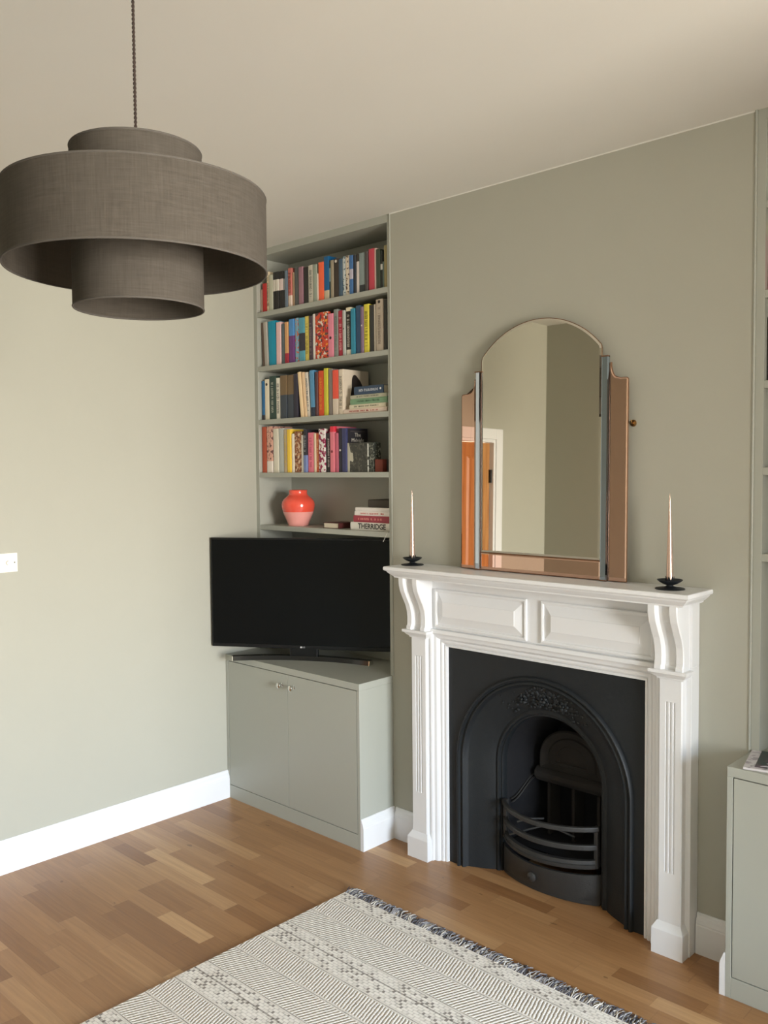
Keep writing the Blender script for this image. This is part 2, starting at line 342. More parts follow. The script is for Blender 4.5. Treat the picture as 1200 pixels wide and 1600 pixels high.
def text_part(s, size, mat, parent, name, fn, depth=0.0006, align='CENTER', width=None, bold=0.0):
    """lettering as a mesh: fn maps (u, v, w) of the text plane to parent space (w = out of the surface)"""
    cu = bpy.data.curves.new(name, 'FONT'); cu.body = s; cu.size = size; cu.align_x = align; cu.align_y = 'CENTER'; cu.extrude = depth; cu.offset = bold; cu.resolution_u = 3
    to = bpy.data.objects.new(name + '_source', cu)
    me = bpy.data.meshes.new_from_object(to)
    bpy.data.objects.remove(to); bpy.data.curves.remove(cu)
    xs = [v.co.x for v in me.vertices]
    k = 1.0
    if width and xs: k = width / (max(xs) - min(xs))
    for v in me.vertices: v.co = fn(v.co.x * k, v.co.y, v.co.z + depth * 0.5)
    me.name = name; me.materials.clear(); me.materials.append(mat)
    o = bpy.data.objects.new(name, me); COL.objects.link(o); o.parent = parent
    return o
BOOKS = {
 1: (2.449, [
  (-0.9181, -0.899, 0.119, 'pinkish beige book', (190, 160, 145), {}),
  (-0.898, -0.864, 0.145, 'red book', (190, 45, 45), {}),
  (-0.863, -0.845, 0.199, 'cream book with dark lettering', (222, 205, 175), {'t': (60, 50, 45)}),
  (-0.844, -0.815, 0.18, 'pale grey green book', (192, 192, 172), {}),
  (-0.814, -0.793, 0.189, 'black book with white middle band', (38, 36, 36), {'bands': [(0.5, 0.8, (225, 218, 205))]}),
  (-0.792, -0.769, 0.188, 'second black book with white middle band', (38, 36, 36), {'bands': [(0.5, 0.8, (225, 218, 205))]}),
  (-0.768, -0.739, 0.186, 'thick black book with white middle band', (38, 36, 36), {'bands': [(0.5, 0.8, (225, 205, 200))]}),
  (-0.738, -0.723, 0.182, 'thin black book with grey middle band', (40, 40, 42), {'bands': [(0.5, 0.8, (150, 150, 150))]}),
  (-0.722, -0.7, 0.182, 'bluish grey book', (112, 128, 145), {}),
  (-0.697, -0.671, 0.19, 'salmon red book with white foot', (200, 115, 105), {'bands': [(0.0, 0.3, (225, 205, 190))], 't': (120, 40, 40)}),
  (-0.67, -0.656, 0.166, 'tan book', (168, 138, 108), {}),
  (-0.654, -0.622, 0.188, 'dark grey book', (92, 94, 93), {}),
  (-0.621, -0.589, 0.183, 'dusty mauve book', (160, 118, 130), {}),
  (-0.588, -0.553, 0.177, 'black book', (45, 42, 40), {}),
  (-0.551, -0.515, 0.18, 'off-white book with large dark lettering', (205, 200, 185), {'t': (50, 50, 45)}),
  (-0.514, -0.489, 0.178, 'sage grey book', (155, 165, 150), {}),
  (-0.488, -0.479, 0.132, 'thin white book', (225, 215, 200), {}),
  (-0.478, -0.441, 0.182, 'bright orange book', (252, 108, 68), {}),
  (-0.4406, -0.406, 0.202, 'deep blue book with cream foot', (18, 98, 152), {'bands': [(0, 0.22, (205, 190, 160))]}),
  (-0.405, -0.392, 0.181, 'thin dark teal book', (45, 75, 80), {'bands': [(0.45, 0.8, (130, 165, 175))]}),
  (-0.3916, -0.374, 0.178, 'taupe book', (160, 148, 125), {}),
  (-0.373, -0.341, 0.182, 'dark brown book with white dot', (62, 52, 44), {'dot': (0.93, (220, 215, 205))}),
  (-0.34, -0.317, 0.175, 'slate blue book', (72, 96, 116), {}),
  (-0.315, -0.294, 0.182, 'white book with blue motifs', (205, 212, 212), {'pat': (95, 120, 130)}),
  (-0.293, -0.27, 0.182, 'cream book with brown motifs', (222, 208, 188), {'pat': (80, 60, 50)}),
  (-0.269, -0.246, 0.179, 'blue and white book', (70, 115, 170), {'bands': [(0.4, 0.65, (190, 185, 200))]}),
  (-0.245, -0.228, 0.176, 'dark navy book', (42, 48, 58), {}),
  (-0.226, -0.208, 0.181, 'white book with black head', (225, 215, 210), {'bands': [(0.8, 1.0, (60, 55, 50))]}),
  (-0.207, -0.17, 0.179, 'pale blue grey book with dark foot', (138, 152, 150), {'bands': [(0, 0.2, (48, 54, 56))]}),
  (-0.168, -0.151, 0.179, 'dark grey brown book', (78, 72, 70), {}),
  (-0.149, -0.111, 0.187, 'raspberry pink book', (198, 70, 86), {'bands': []}),
  (-0.1106, -0.1, 0.185, 'thin pale pink book', (222, 190, 180), {}),
  (-0.099, -0.075, 0.177, 'dark olive green book', (62, 72, 56), {}),
  (-0.074, -0.062, 0.168, 'thin black and white book', (45, 50, 48), {'bands': [(0.5, 0.65, (225, 225, 220))]}),
  (-0.061, -0.053, 0.118, 'thin teal grey book', (112, 130, 125), {}),
  (-0.052, -0.033, 0.187, 'tall khaki book', (165, 152, 108), {}),
 ]),
 2: (2.176, [
  (-0.908, -0.888, 0.224, 'dark brown photo-cover book leaning left', (112, 92, 80), {'lean': 0.046}),
  (-0.886, -0.859, 0.224, 'grey white book leaning left', (178, 172, 162), {'lean': 0.045}),
  (-0.856, -0.798, 0.223, 'thick turquoise book', (18, 150, 182), {'lean': 0.034}),
  (-0.796, -0.759, 0.212, 'pale pink book', (236, 198, 198), {}),
  (-0.757, -0.731, 0.199, 'dark slate book', (95, 106, 112), {}),
  (-0.729, -0.703, 0.205, 'tan orange book with red foot', (218, 165, 112), {'bands': [(0, 0.25, (172, 40, 62))]}),
  (-0.699, -0.66, 0.215, 'blue and purple book', (84, 145, 205), {'bands': [(0, 0.62, (112, 62, 125))]}),
  (-0.657, -0.627, 0.216, 'light blue book with orange spots', (130, 172, 196), {'pat': (205, 110, 80)}),
  (-0.625, -0.584, 0.212, 'teal book with navy middle', (90, 162, 184), {'bands': [(0.25, 0.65, (50, 50, 62))]}),
  (-0.583, -0.554, 0.215, 'butter yellow book', (228, 208, 104), {'t': (120, 110, 60)}),
  (-0.552, -0.527, 0.213, 'dark maroon book', (76, 60, 70), {'t': (150, 130, 130)}),
  (-0.525, -0.509, 0.219, 'white book', (224, 219, 209), {}),
  (-0.508, -0.417, 0.22, 'very thick orange and red floral book', (218, 100, 50), {'mat': 'floral'}),
  (-0.416, -0.38, 0.206, 'rose pink book with black dot', (232, 142, 162), {'dot': (0.45, (60, 30, 40))}),
  (-0.379, -0.35, 0.222, 'mid grey book', (142, 147, 142), {'t': (110, 112, 110)}),
  (-0.349, -0.318, 0.212, 'red book with white lettering', (178, 45, 66), {'t': (235, 190, 190)}),
  (-0.317, -0.3, 0.209, 'light grey book', (184, 188, 182), {'dot': (0.6, (80, 85, 80))}),
  (-0.298, -0.265, 0.22, 'black book with white lettering', (44, 40, 36), {'t': (225, 220, 205), 'bands': [(0, 0.12, (225, 218, 200)), (0.92, 1.0, (230, 220, 190))]}),
  (-0.263, -0.234, 0.21, 'teal book', (52, 140, 168), {}),
  (-0.231, -0.2, 0.219, 'navy blue book', (46, 76, 108), {}),
  (-0.199, -0.182, 0.21, 'mauve grey book', (128, 106, 130), {'dot': (0.6, (225, 220, 215))}),
  (-0.181, -0.149, 0.219, 'lemon yellow book with black lettering', (224, 210, 72), {'t': (70, 65, 30)}),
  (-0.147, -0.119, 0.211, 'black cloth book', (50, 50, 50), {}),
  (-0.117, -0.104, 0.211, 'thin pale beige book', (188, 178, 162), {}),
  (-0.101, -0.058, 0.229, 'tall thick beige book with dark dots', (186, 172, 154), {'dot': (0.95, (50, 45, 42)), 't': (110, 95, 85)}),
  (-0.057, -0.037, 0.224, 'dark charcoal book', (58, 58, 54), {}),
 ]),
 3: (1.906, [
  (-0.9181, -0.896, 0.199, 'blue book with dark foot', (42, 108, 158), {'bands': [(0, 0.13, (50, 48, 55))]}),
  (-0.894, -0.86, 0.206, 'cream white book with dark dots', (236, 226, 202), {'dot': (0.87, (60, 55, 50))}),
  (-0.858, -0.807, 0.218, 'dark green book with white lettering', (52, 74, 66), {'t': (210, 210, 195)}),
  (-0.806, -0.775, 0.206, 'white book with bold black lettering', (240, 235, 220), {'t': (25, 25, 25)}),
  (-0.772, -0.72, 0.214, 'brown and slate photo-cover book', (124, 102, 74), {'bands': [(0, 0.55, (66, 74, 84))]}),
  (-0.719, -0.672, 0.213, 'second brown and slate photo-cover book', (124, 102, 74), {'bands': [(0, 0.55, (66, 74, 84))]}),
  (-0.67, -0.641, 0.216, 'dark indigo book', (50, 48, 62), {}),
  (-0.621, -0.598, 0.222, 'cream yellow book leaning left', (247, 218, 174), {'lean': 0.094}),
  (-0.595, -0.574, 0.219, 'cream book with orange edge leaning left', (238, 205, 165), {'lean': 0.082}),
  (-0.572, -0.551, 0.216, 'white book with grey lettering leaning left', (228, 218, 204), {'lean': 0.079, 't': (90, 95, 100)}),
  (-0.544, -0.513, 0.222, 'sky blue book leaning left', (92, 152, 194), {'lean': 0.045, 'bands': [(0, 0.2, (45, 55, 75))]}),
  (-0.511, -0.492, 0.212, 'dark plum book', (90, 56, 62), {}),
  (-0.489, -0.452, 0.215, 'orange red book with yellow lettering', (214, 80, 42), {'t': (240, 170, 60)}),
  (-0.45, -0.423, 0.224, 'lime yellow book', (204, 198, 62), {}),
  (-0.42, -0.391, 0.219, 'warm grey book', (134, 124, 120), {}),
  (-0.389, -0.35, 0.21, 'coral and white book', (238, 92, 72), {'bands': [(0, 0.36, (222, 208, 190))]}),
  (-0.347, -0.315, 0.21, 'white book with black motif on its cover', (222, 208, 188), {'t': (50, 45, 40), 'd': 0.17, 'cover': 'motif'}),
 ]),
 4: (1.637, [
  (-0.9181, -0.885, 0.234, 'terracotta book', (180, 82, 56), {}),
  (-0.882, -0.835, 0.235, 'blush pink book with dark spots', (220, 170, 150), {'pat': (110, 70, 70), 'bands': [(0, 0.25, (235, 225, 215))]}),
  (-0.831, -0.79, 0.221, 'off-white book', (222, 216, 198), {'lean': 0.005}),
  (-0.789, -0.753, 0.222, 'pale grey blue book', (184, 190, 186), {'lean': 0.0}),
  (-0.751, -0.726, 0.215, 'beige book with yellow lettering', (192, 172, 142), {'t': (215, 190, 80)}),
  (-0.724, -0.695, 0.215, 'bright yellow book', (247, 207, 70), {}),
  (-0.693, -0.674, 0.192, 'ivory book', (236, 226, 206), {}),
  (-0.672, -0.62, 0.202, 'brown floral book with zebra foot', (156, 104, 72), {'mat': 'brownfloral'}),
  (-0.619, -0.602, 0.183, 'narrow white book', (230, 225, 215), {}),
  (-0.6, -0.574, 0.209, 'navy book with lilac foot', (42, 42, 52), {'bands': [(0, 0.4, (118, 135, 185))], 't': (180, 180, 185)}),
  (-0.572, -0.53, 0.193, 'candy pink book', (232, 124, 144), {'t': (160, 50, 80)}),
  (-0.528, -0.513, 0.189, 'thin cream book', (222, 200, 170), {}),
  (-0.512, -0.492, 0.188, 'burnt orange book', (206, 96, 52), {'t': (235, 190, 140)}),
  (-0.49, -0.445, 0.208, 'white book with crimson blotches', (232, 226, 221), {'pat': (150, 40, 80), 'strong': 1}),
  (-0.443, -0.434, 0.186, 'thin charcoal book', (55, 50, 52), {}),
  (-0.433, -0.412, 0.186, 'black book with white lettering', (44, 38, 42), {'t': (220, 205, 200)}),
  (-0.411, -0.381, 0.217, 'pink book with red head', (226, 126, 140), {'bands': [(0.88, 1.0, (220, 50, 70))], 'dot': (0.45, (130, 50, 60))}),
  (-0.379, -0.357, 0.184, 'deep rose book', (192, 96, 116), {}),
  (-0.355, -0.333, 0.206, 'dark navy book with white dots', (46, 44, 58), {'dot': (0.5, (230, 225, 215))}),
  (-0.33, -0.3, 0.205, 'midnight blue book with silver title on its cover', (58, 62, 104), {'d': 0.145, 'cover': 'midnight'}),
 ]),
}

# ------------------------------------------------------------------ dimensions (metres; chimney breast face is y = 0, its left corner x = 0)
CW, H, XL = 1.574, 2.76, -0.948
ALC = 0.235                     # depth of the alcoves
YB = -2.79                      # rear wall
XR = WIN['x']
SH = [2.449, 2.176, 1.906, 1.637, 1.369]      # tops of the bookcase shelves
CT = 0.729                      # cupboard top

# ------------------------------------------------------------------ the setting
struct(MB().box(XL - .15, XR + .15, -3.75, ALC + .45, -0.06, 0).build('floor', FLOOR))
struct(MB().box(XL - .15, XR + .15, -3.75, ALC + .45, H, H + 0.08).build('ceiling', CEIL))
# left wall with a doorway
DY0, DY1, DH = -2.14, -1.50, 1.885
wl = MB().box(XL - .1, XL, DY1, ALC, 0, H).box(XL - .1, XL, YB, DY0, 0, H).box(XL - .1, XL, DY0, DY1, DH, H)
struct(wl.build('wall_left', SAGE))
# chimney breast, hollow where the fire sits
cb = MB().box(0, .43, 0, .55, 0, H).box(CW - .43, CW, 0, .55, 0, H).box(.43, CW - .43, 0, .55, .86, H).box(.43, CW - .43, .42, .55, 0, .86)
struct(cb.build('wall_chimney', SAGE))
struct(MB().box(XL - .1, 0, ALC, ALC + .1, 0, H).build('wall_alcove_left', SAGE))
XE = 2.75                       # right end of the right alcove
struct(MB().box(CW, XE, ALC, ALC + .1, 0, H).build('wall_alcove_right', SAGE))
struct(MB().box(XE, XR + .1, 0, ALC + .1, 0, H).build('wall_return_right', SAGE))
struct(MB().box(2.98, 3.16, -.70, 0, 0, H).build('wall_light_blocker', SAGE))   # unseen pier, added to keep window light off the right-hand side
struct(MB().box(XL - .1, 1.9, YB - .1, YB, 0, H).build('wall_rear', SAGE))
struct(MB().box(1.8, 1.9, -3.6, YB - .1, 0, H).build('wall_recess_side', SAGE))
struct(MB().box(1.8, XR + .1, -3.7, -3.6, 0, H).build('wall_recess_rear', SAGE))
w = WIN
wr = MB().box(XR, XR + .1, w['y1'], 0, 0, H).box(XR, XR + .1, -3.6, w['y0'], 0, H)
wr.box(XR, XR + .1, w['y0'], w['y1'], 0, w['z0']).box(XR, XR + .1, w['y0'], w['y1'], w['z1'], H)
struct(wr.build('wall_right', SAGE))
# window: frame, sashes, panes
wf = MB()
for a, b_ in ((w['y0'], w['y0'] + .05), (w['y1'] - .05, w['y1'])): wf.box(XR + .01, XR + .09, a, b_, w['z0'], w['z1'])
wf.box(XR + .01, XR + .09, w['y0'] + .05, w['y1'] - .05, w['z1'] - .05, w['z1']).box(XR - .03, XR + .09, w['y0'], w['y1'], w['z0'] - .03, w['z0'] + .03)
wnd = struct(wf.build('window_1', WHITE, bevel=.003))
ms = MB(); n3 = 3; ww = (w['y1'] - w['y0'] - .1) / n3
for k in range(1, n3): ms.box(XR + .02, XR + .08, w['y0'] + .05 + k * ww - .025, w['y0'] + .05 + k * ww + .025, w['z0'] + .03, w['z1'] - .05)
ms.box(XR + .03, XR + .07, w['y0'] + .05, w['y1'] - .05, 1.5, 1.54)
ms.build('glazing_bars', WHITE, wnd)
def glass_mat():
    m = bpy.data.materials.new('window_glass'); m.use_nodes = True; N = m.node_tree.nodes; L = m.node_tree.links
    for n in list(N):
        if n.type == 'BSDF_PRINCIPLED': N.remove(n)
    t = N.new('ShaderNodeBsdfTransparent'); g = N.new('ShaderNodeBsdfGlossy'); g.inputs['Roughness'].default_value = 0.02
    mx = N.new('ShaderNodeMixShader'); fr = N.new('ShaderNodeFresnel'); fr.inputs['IOR'].default_value = 1.45
    L.new(fr.outputs[0], mx.inputs[0]); L.new(t.outputs[0], mx.inputs[1]); L.new(g.outputs[0], mx.inputs[2]); L.new(mx.outputs[0], N['Material Output'].inputs['Surface'])
    return m
GLASS = glass_mat()
MB().box(XR + .048, XR + .052, w['y0'] + .05, w['y1'] - .05, w['z0'] + .03, w['z1'] - .05).build('window_pane', GLASS, wnd)

# door in the left wall (seen in the mirror)
dr = struct(MB().box(XL - .06, XL - .02, DY0 + .013, DY1 - .013, .006, DH - .013).build('door_1', PINE, bevel=.002))
pn = MB(); mid = (DY0 + DY1) / 2
for a, b_ in ((DY0 + .1, mid - .045), (mid + .045, DY1 - .1)):
    for z0, z1 in ((.2, .78), (1.0, 1.78)):
        pn.loft([[(XL - .0205, a, z0), (XL - .0205, b_, z0), (XL - .0205, b_, z1), (XL - .0205, a, z1)],
                 [(XL - .012, a + .02, z0 + .02), (XL - .012, b_ - .02, z0 + .02), (XL - .012, b_ - .02, z1 - .02), (XL - .012, a + .02, z1 - .02)]])
pn.build('door_panel', PINE, dr)
fa = MB(); fw = .072
fa.box(XL - .0, XL + .022, DY0 - fw - .012, DY0 - .012, 0, DH + .012 + fw).box(XL, XL + .022, DY1 + .012, DY1 + .012 + fw, 0, DH + .012 + fw)
fa.box(XL, XL + .022, DY0 - .012, DY1 + .012, DH + .012, DH + .012 + fw)
for a, b_ in ((DY0 - .012, DY0 + .010), (DY1 - .010, DY1 + .012)): fa.box(XL - .099, XL + .014, a, b_, 0, DH + .012)
fa.box(XL - .099, XL + .014, DY0 + .010, DY1 - .010, DH - .010, DH + .012)
fa.build('architrave', WHITE, dr, bevel=.004)
for z in (1.6, .25):
    MB().box(XL - .022, XL - .004, DY0 + .008, DY0 + .024, z, z + .09).build('hinge', BLACKMET, dr)
MB().lathe([(.004, 0), (.02, .002), (.02, .006), (.009, .01), (.009, .03), (.024, .04), (.024, .055), (.004, .062)], (XL - .02, DY1 - .07, .98), 20, 'x').build('door_knob', CHROME, dr, smooth=40)

# skirting boards
def skirt_prof(): return [(0, 0), (.018, 0), (.018, .098), (.0165, .102), (.0165, .106), (.0135, .116), (.009, .124), (.008, .131), (.004, .1383), (0, .1383)]
def skirting(name, a, b_, nrm):
    """board from plan point a to b_, standing out along nrm"""
    P = skirt_prof()
    r = [[(p[0] + nrm[0] * t, p[1] + nrm[1] * t, z) for t, z in P] for p in (a, b_)]
    return struct(MB().loft(r).build(name, WHITE))
skirting('baseboard_left', (XL, DY1 + .012 + fw), (XL, -.2138), (1, 0))
skirting('baseboard_left_rear', (XL, YB), (XL, DY0 - .012 - fw), (1, 0))
skirting('baseboard_rear', (XL + .018, YB), (1.9, YB), (0, 1))
skirting('baseboard_chimney_left', (.018, 0), (.176, 0), (0, -1))
skirting('baseboard_chimney_right', (1.404, 0), (CW - .018, 0), (0, -1))
skirting('baseboard_cupboard_left', (0, -.2138), (0, 0), (1, 0))
skirting('baseboard_cupboard_right', (CW, -.19), (CW, 0), (-1, 0))

# slim painted beads closing the joint between chimney breast and joinery
for i, (xa, zb) in enumerate(((.0005, CT), (CW - .0075, .7275))):
    struct(MB().prism([(xa, 0), (xa, -.003), (xa + .002, -.0045), (xa + .005, -.0045), (xa + .007, -.003), (xa + .007, 0)], lambda x, y: (x, y, zb), lambda x, y: (x, y, H)).build('trim_%d' % (i + 1), SAGE_J))

# white cut-in edge of the ceiling paint along the chimney breast
struct(MB().box(.0075, CW - .0005, -.0012, 0, H - .0045, H).build('trim_3', CEIL))

# ------------------------------------------------------------------ built-in bookcase and cupboard, left alcove
def bookcase(label, x0, x1, shelves, zb, group=None, div=None):
    t = thing('built_in_bookcase', label, 'bookcase', ((x0 + x1) / 2, .1, zb), group=group)
    ox, oz = (x0 + x1) / 2, zb
    def b(*a): return MB().box(a[0] - ox, a[1] - ox, a[2] - .1, a[3] - .1, a[4] - oz, a[5] - oz)
    J = .027
    b(x0, x0 + J, 0.0, .216, zb, H).build('side_panel', SAGE_J, t, bevel=.0012)
    b(x1 - .014, x1, 0.0, .216, zb, H).build('side_panel', SAGE_J, t, bevel=.0012)
    b(x0 + .003, x1 - .003, .216, .234, zb, H).build('back_panel', SAGE_J, t)
    b(x0 + J, x1 - .014, 0.0, .216, H - .034, H).build('top_panel', SAGE_J, t, bevel=.0012)
    for z in shelves:
        b(x0 + J, x1 - .014, 0.0005, .216, z - .024, z).build('shelf', SAGE_J, t, bevel=.0012)
    if div: b(div - .012, div + .012, .001, .216, zb, H - .034).build('divider', SAGE_J, t)
    return t
bookcase('tall sage green built-in bookcase full of books left of the chimney breast', XL + .0, 0.0, SH, CT)
bookcase('sage green built-in bookcase at the right edge, right of the chimney breast', CW, XE, [2.476, 2.2, 1.918, 1.645, 1.37], .7275, div=2.2)

def knob(parent, x, y, z):
    k = MB().lathe([(.0085, 0), (.0085, -.002), (.0042, -.004), (.0042, -.013), (.0075, -.016), (.0125, -.019), (.0138, -.0235), (.0125, -.028), (.007, -.0315), (.0005, -.0325)], (x, y, z), 28, 'y')
    return k.build('knob', CHROME, parent, smooth=40)
def cupboard(label, x0, x1, d, top, left_frame, right_frame, knobs, doors=2):
    cx = (x0 + x1) / 2
    t = thing('alcove_cupboard', label, 'cupboard', (cx, 0, 0))
    def b(*a): return MB().box(a[0] - cx, a[1] - cx, *a[2:])
    b(x0, x1, -d, ALC - .001, top - .03, top).build('worktop', SAGE_J, t, bevel=.0012)
    b(x0, x0 + left_frame, -d, ALC - .001, 0, top - .03).build('side_panel', SAGE_J, t, bevel=.001)
    b(x1 - right_frame, x1, -d, ALC - .001, 0, top - .03).build('side_panel', SAGE_J, t, bevel=.001)
    b(x0 + left_frame, x1 - right_frame, -d, -d + .02, 0, .066).build('plinth', SAGE_J, t, bevel=.001)
    b(x0 + left_frame, x1 - right_frame, -d + .02, ALC - .02, .05, .066).build('base_panel', SAGE_J, t)
    a, e = x0 + left_frame + .0028, x1 - right_frame - .0028; wd = (e - a) / doors
    for k in range(doors):
        p, q = a + k * wd + (.001 if k else 0), a + (k + 1) * wd - (.001 if k < doors - 1 else 0)
        dd = b(p, q, -d + .0006, -d + .019, .0690, top - .0332).build('door', SAGE_J, t, bevel=.001)
        if knobs: 
            kx = q - .036 if k % 2 == 0 else p + .045
            knob(dd, kx - cx, -d + .0004, .645)
    return t
cupboard('sage green two-door alcove cupboard under the television', XL, 0.0, .2138, CT, .019, .016, True)
cupboard('sage green alcove cupboard at the right edge with a magazine on top', CW, XE, .19, .7275, .018, .018, False, 2)

# ------------------------------------------------------------------ fireplace surround
CX = CW / 2
S = thing('fireplace_surround', 'white painted wooden fireplace surround with corbels and fluted pilasters', 'fireplace surround', (CX, 0, 0))
# mantel shelf
lv = [(1.1975, .033), (1.2035, .031), (1.2055, .027), (1.2120, .020), (1.2200, .012), (1.2255, .009), (1.2275, .003), (1.2310, 0), (1.2400, 0), (1.2435, .002), (1.2443, .005)]
MB().loft([[(-.6595 + i, -.001, z), (-.6595 + i, -.193 + i, z), (.6595 - i, -.193 + i, z), (.6595 - i, -.001, z)] for z, i in lv]).build('mantel_shelf', WHITE, S)
# frieze and jamb boards
fr = MB().box(-.615, .615, -.06, -.001, .985, 1.1975).box(-.615, -.515, -.06, -.001, 0, .985).box(.515, .615, -.06, -.001, 0, .985)
fr.build('frieze_board', WHITE, S, bevel=.0015)
# raised panels
for x0, x1 in ((-.486, -.032), (.032, .486)):
    z0, z1 = .992, 1.152
    def R(i, y): return [(x0 + i, y, z0 + i), (x1 - i, y, z0 + i), (x1 - i, y, z1 - i), (x0 + i, y, z1 - i)]
    MB().loft([R(0, -.0595), R(.0, -.068), R(.006, -.070), R(.011, -.068), R(.012, -.0618), R(.016, -.0618), R(.050, -.0745), R(.0505, -.0768), R(.053, -.0768)]).build('raised_panel', WHITE, S)
# stepped moulding round the opening
def frame_ring(hw, zt, y): return [(-hw, y, 0), (-hw, y, zt), (hw, y, zt), (hw, y, 0)]
prof = [(.515, .985, -.058), (.513, .983, -.074), (.500, .970, -.078), (.494, .964, -.074), (.492, .962, -.066), (.480, .950, -.064), (.474, .944, -.058), (.470, .940, -.050), (.464, .934, -.052), (.458, .928, -.050), (.4515, .9215, -.042), (.449, .919, -.046), (.4425, .912, -.044), (.4405, .910, -.030), (.4405, .910, -.004), (.515, .985, -.004)]
MB().loft([frame_ring(*p) for p in prof], closed=False).build('opening_moulding', WHITE, S)
for sx in (-1, 1):
    c = sx * .5555
    # plinth block with splayed top
    hw = .0555
    MB().loft([[(c - a, -.0595, z), (c - a, -y, z), (c + a, -y, z), (c + a, -.0595, z)] for z, a, y in ((0, hw, .106), (.085, hw, .106), (.088, hw - .001, .105), (.110, hw - .0135, .0905), (.1105, hw - .014, .090))]).build('plinth_block', WHITE, S)
    # pilaster with three flutes
    hw = .0415; z0, zf0, zf1, z1 = .110, .285, .862, .95
    pb = MB()
    def sec(z, fl):
        pts = [(-hw, -.0595), (-hw, -.086), (-hw + .004, -.090)]
        for k in (-1, 0, 1):
            fx = k * .0135; dpt = .0045 if fl else 0
            pts += [(fx - .0042, -.090), (fx - .0022, -.090 + dpt), (fx + .0022, -.090 + dpt), (fx + .0042, -.090)]
        pts += [(hw - .004, -.090), (hw, -.086), (hw, -.0595)]
        return [(c + x, y, z) for x, y in pts]
    pb.loft([sec(z0, 0), sec(zf0 - .004, 0), sec(zf0, 1), sec(zf1, 1), sec(zf1 + .004, 0), sec(z1, 0)])
    pb.build('pilaster', WHITE, S)
    # capital
    MB().loft([[(c - a, -.0595, z), (c - a, -y, z), (c + a, -y, z), (c + a, -.0595, z)] for z, a, y in ((.942, .046, .095), (.949, .048, .097), (.952, .054, .104), (.962, .061, .112), (.965, .067, .119), (.974, .068, .120), (.976, .066, .118))]).build('capital', WHITE, S)
    # S-shaped corbel: two ribs and a hollow between them
    def yprof(z):
        t = (1.1975 - z) / (1.1975 - .976)
        pts = [(0, .158), (.12, .157), (.25, .149), (.4, .132), (.52, .117), (.65, .107), (.78, .1035), (.9, .1045), (.93, .106), (.935, .110), (1, .110)]
        for (a, u), (b2, v2) in zip(pts, pts[1:]):
            if a <= t <= b2 + 1e-9: 
                k = (t - a) / (b2 - a); k2 = k * k * (3 - 2 * k) if b2 < .9 else k
                return u + (v2 - u) * k
        return pts[-1][1]
    zz = [.976 + (1.1975 - .976) * i / 36 for i in range(37)]
    cw = .052
    rings = []
    for z in zz:
        y = yprof(z); g = .016
        sec2 = [(-cw, -.0595), (-cw, -y + .003), (-cw + .003, -y), (-.026, -y), (-.0235, -y + .003), (-.0185, -y + g), (.0185, -y + g), (.0235, -y + .003), (.026, -y), (cw - .003, -y), (cw, -y + .003), (cw, -.0595)]
        rings.append([(c + x, min(yy, -.0595), z) for x, yy in sec2])
    MB().loft(rings).build('corbel', WHITE, S, smooth=35)

# ------------------------------------------------------------------ cast-iron insert
I = thing('cast_iron_fireplace', 'black cast iron arched fireplace insert with curved grate bars', 'fireplace', (CX, 0, 0))
def arch(r, y, zs=.455, n=40, foot=0.0):
    pts = [(-r, y, foot), (-r, y, foot + (zs - foot) * .5)]
    for k in range(n + 1):
        a = PI - PI * k / n; pts.append((r * math.cos(a), y, zs + r * math.sin(a)))
    pts += [(r, y, foot + (zs - foot) * .5), (r, y, foot)]
    return pts
def rect_match(pts, hw, zt, y):
    out = []
    for x, _, z in pts:
        if z <= .455: out.append((hw if x > 0 else -hw, y, z))
        else:
            dx, dz = x, z - .455; k = min(hw / abs(dx) if abs(dx) > 1e-6 else 9e9, (zt - .455) / dz if dz > 1e-6 else 9e9)
            out.append((dx * k, y, .455 + dz * k))
    return out
FY = -.031
a0 = arch(.396, FY)
# corners of the plate need real corner vertices: fill them as part of the plate
fp = MB()
rm = rect_match(a0, .4405, .910, FY)
fp.loft([a0, rm], closed=False)
for sx in (-1, 1):
    idx = [i for i, p in enumerate(rm) if abs(p[0] - sx * .4405) < 1e-5 and p[2] > .455]
    jdx = [i for i, p in enumerate(rm) if abs(p[2] - .910) < 1e-5 and p[0] * sx > 0]
    pa = max((rm[i] for i in idx), key=lambda p: p[2]); pb_ = max((rm[j] for j in jdx), key=lambda p: p[0] * sx)
    fp.add([pa, (sx * .4405, FY, .910), pb_], [(0, 1, 2)])
fp.build('face_plate', IRON, I)
ar = [(.396, FY), (.394, -.040), (.389, -.045), (.383, -.043), (.380, -.034), (.376, -.032), (.371, -.037), (.365, -.038), (.360, -.033), (.357, -.020), (.350, -.014), (.320, .000), (.285, .016), (.262, .030), (.252, .038), (.247, .036), (.241, .034), (.235, .037), (.232, .046), (.226, .046), (.223, .052), (.222, .075)]
MB().loft([arch(r, y) for r, y in ar], closed=False).build('arch_surround', IRON, I, smooth=40)
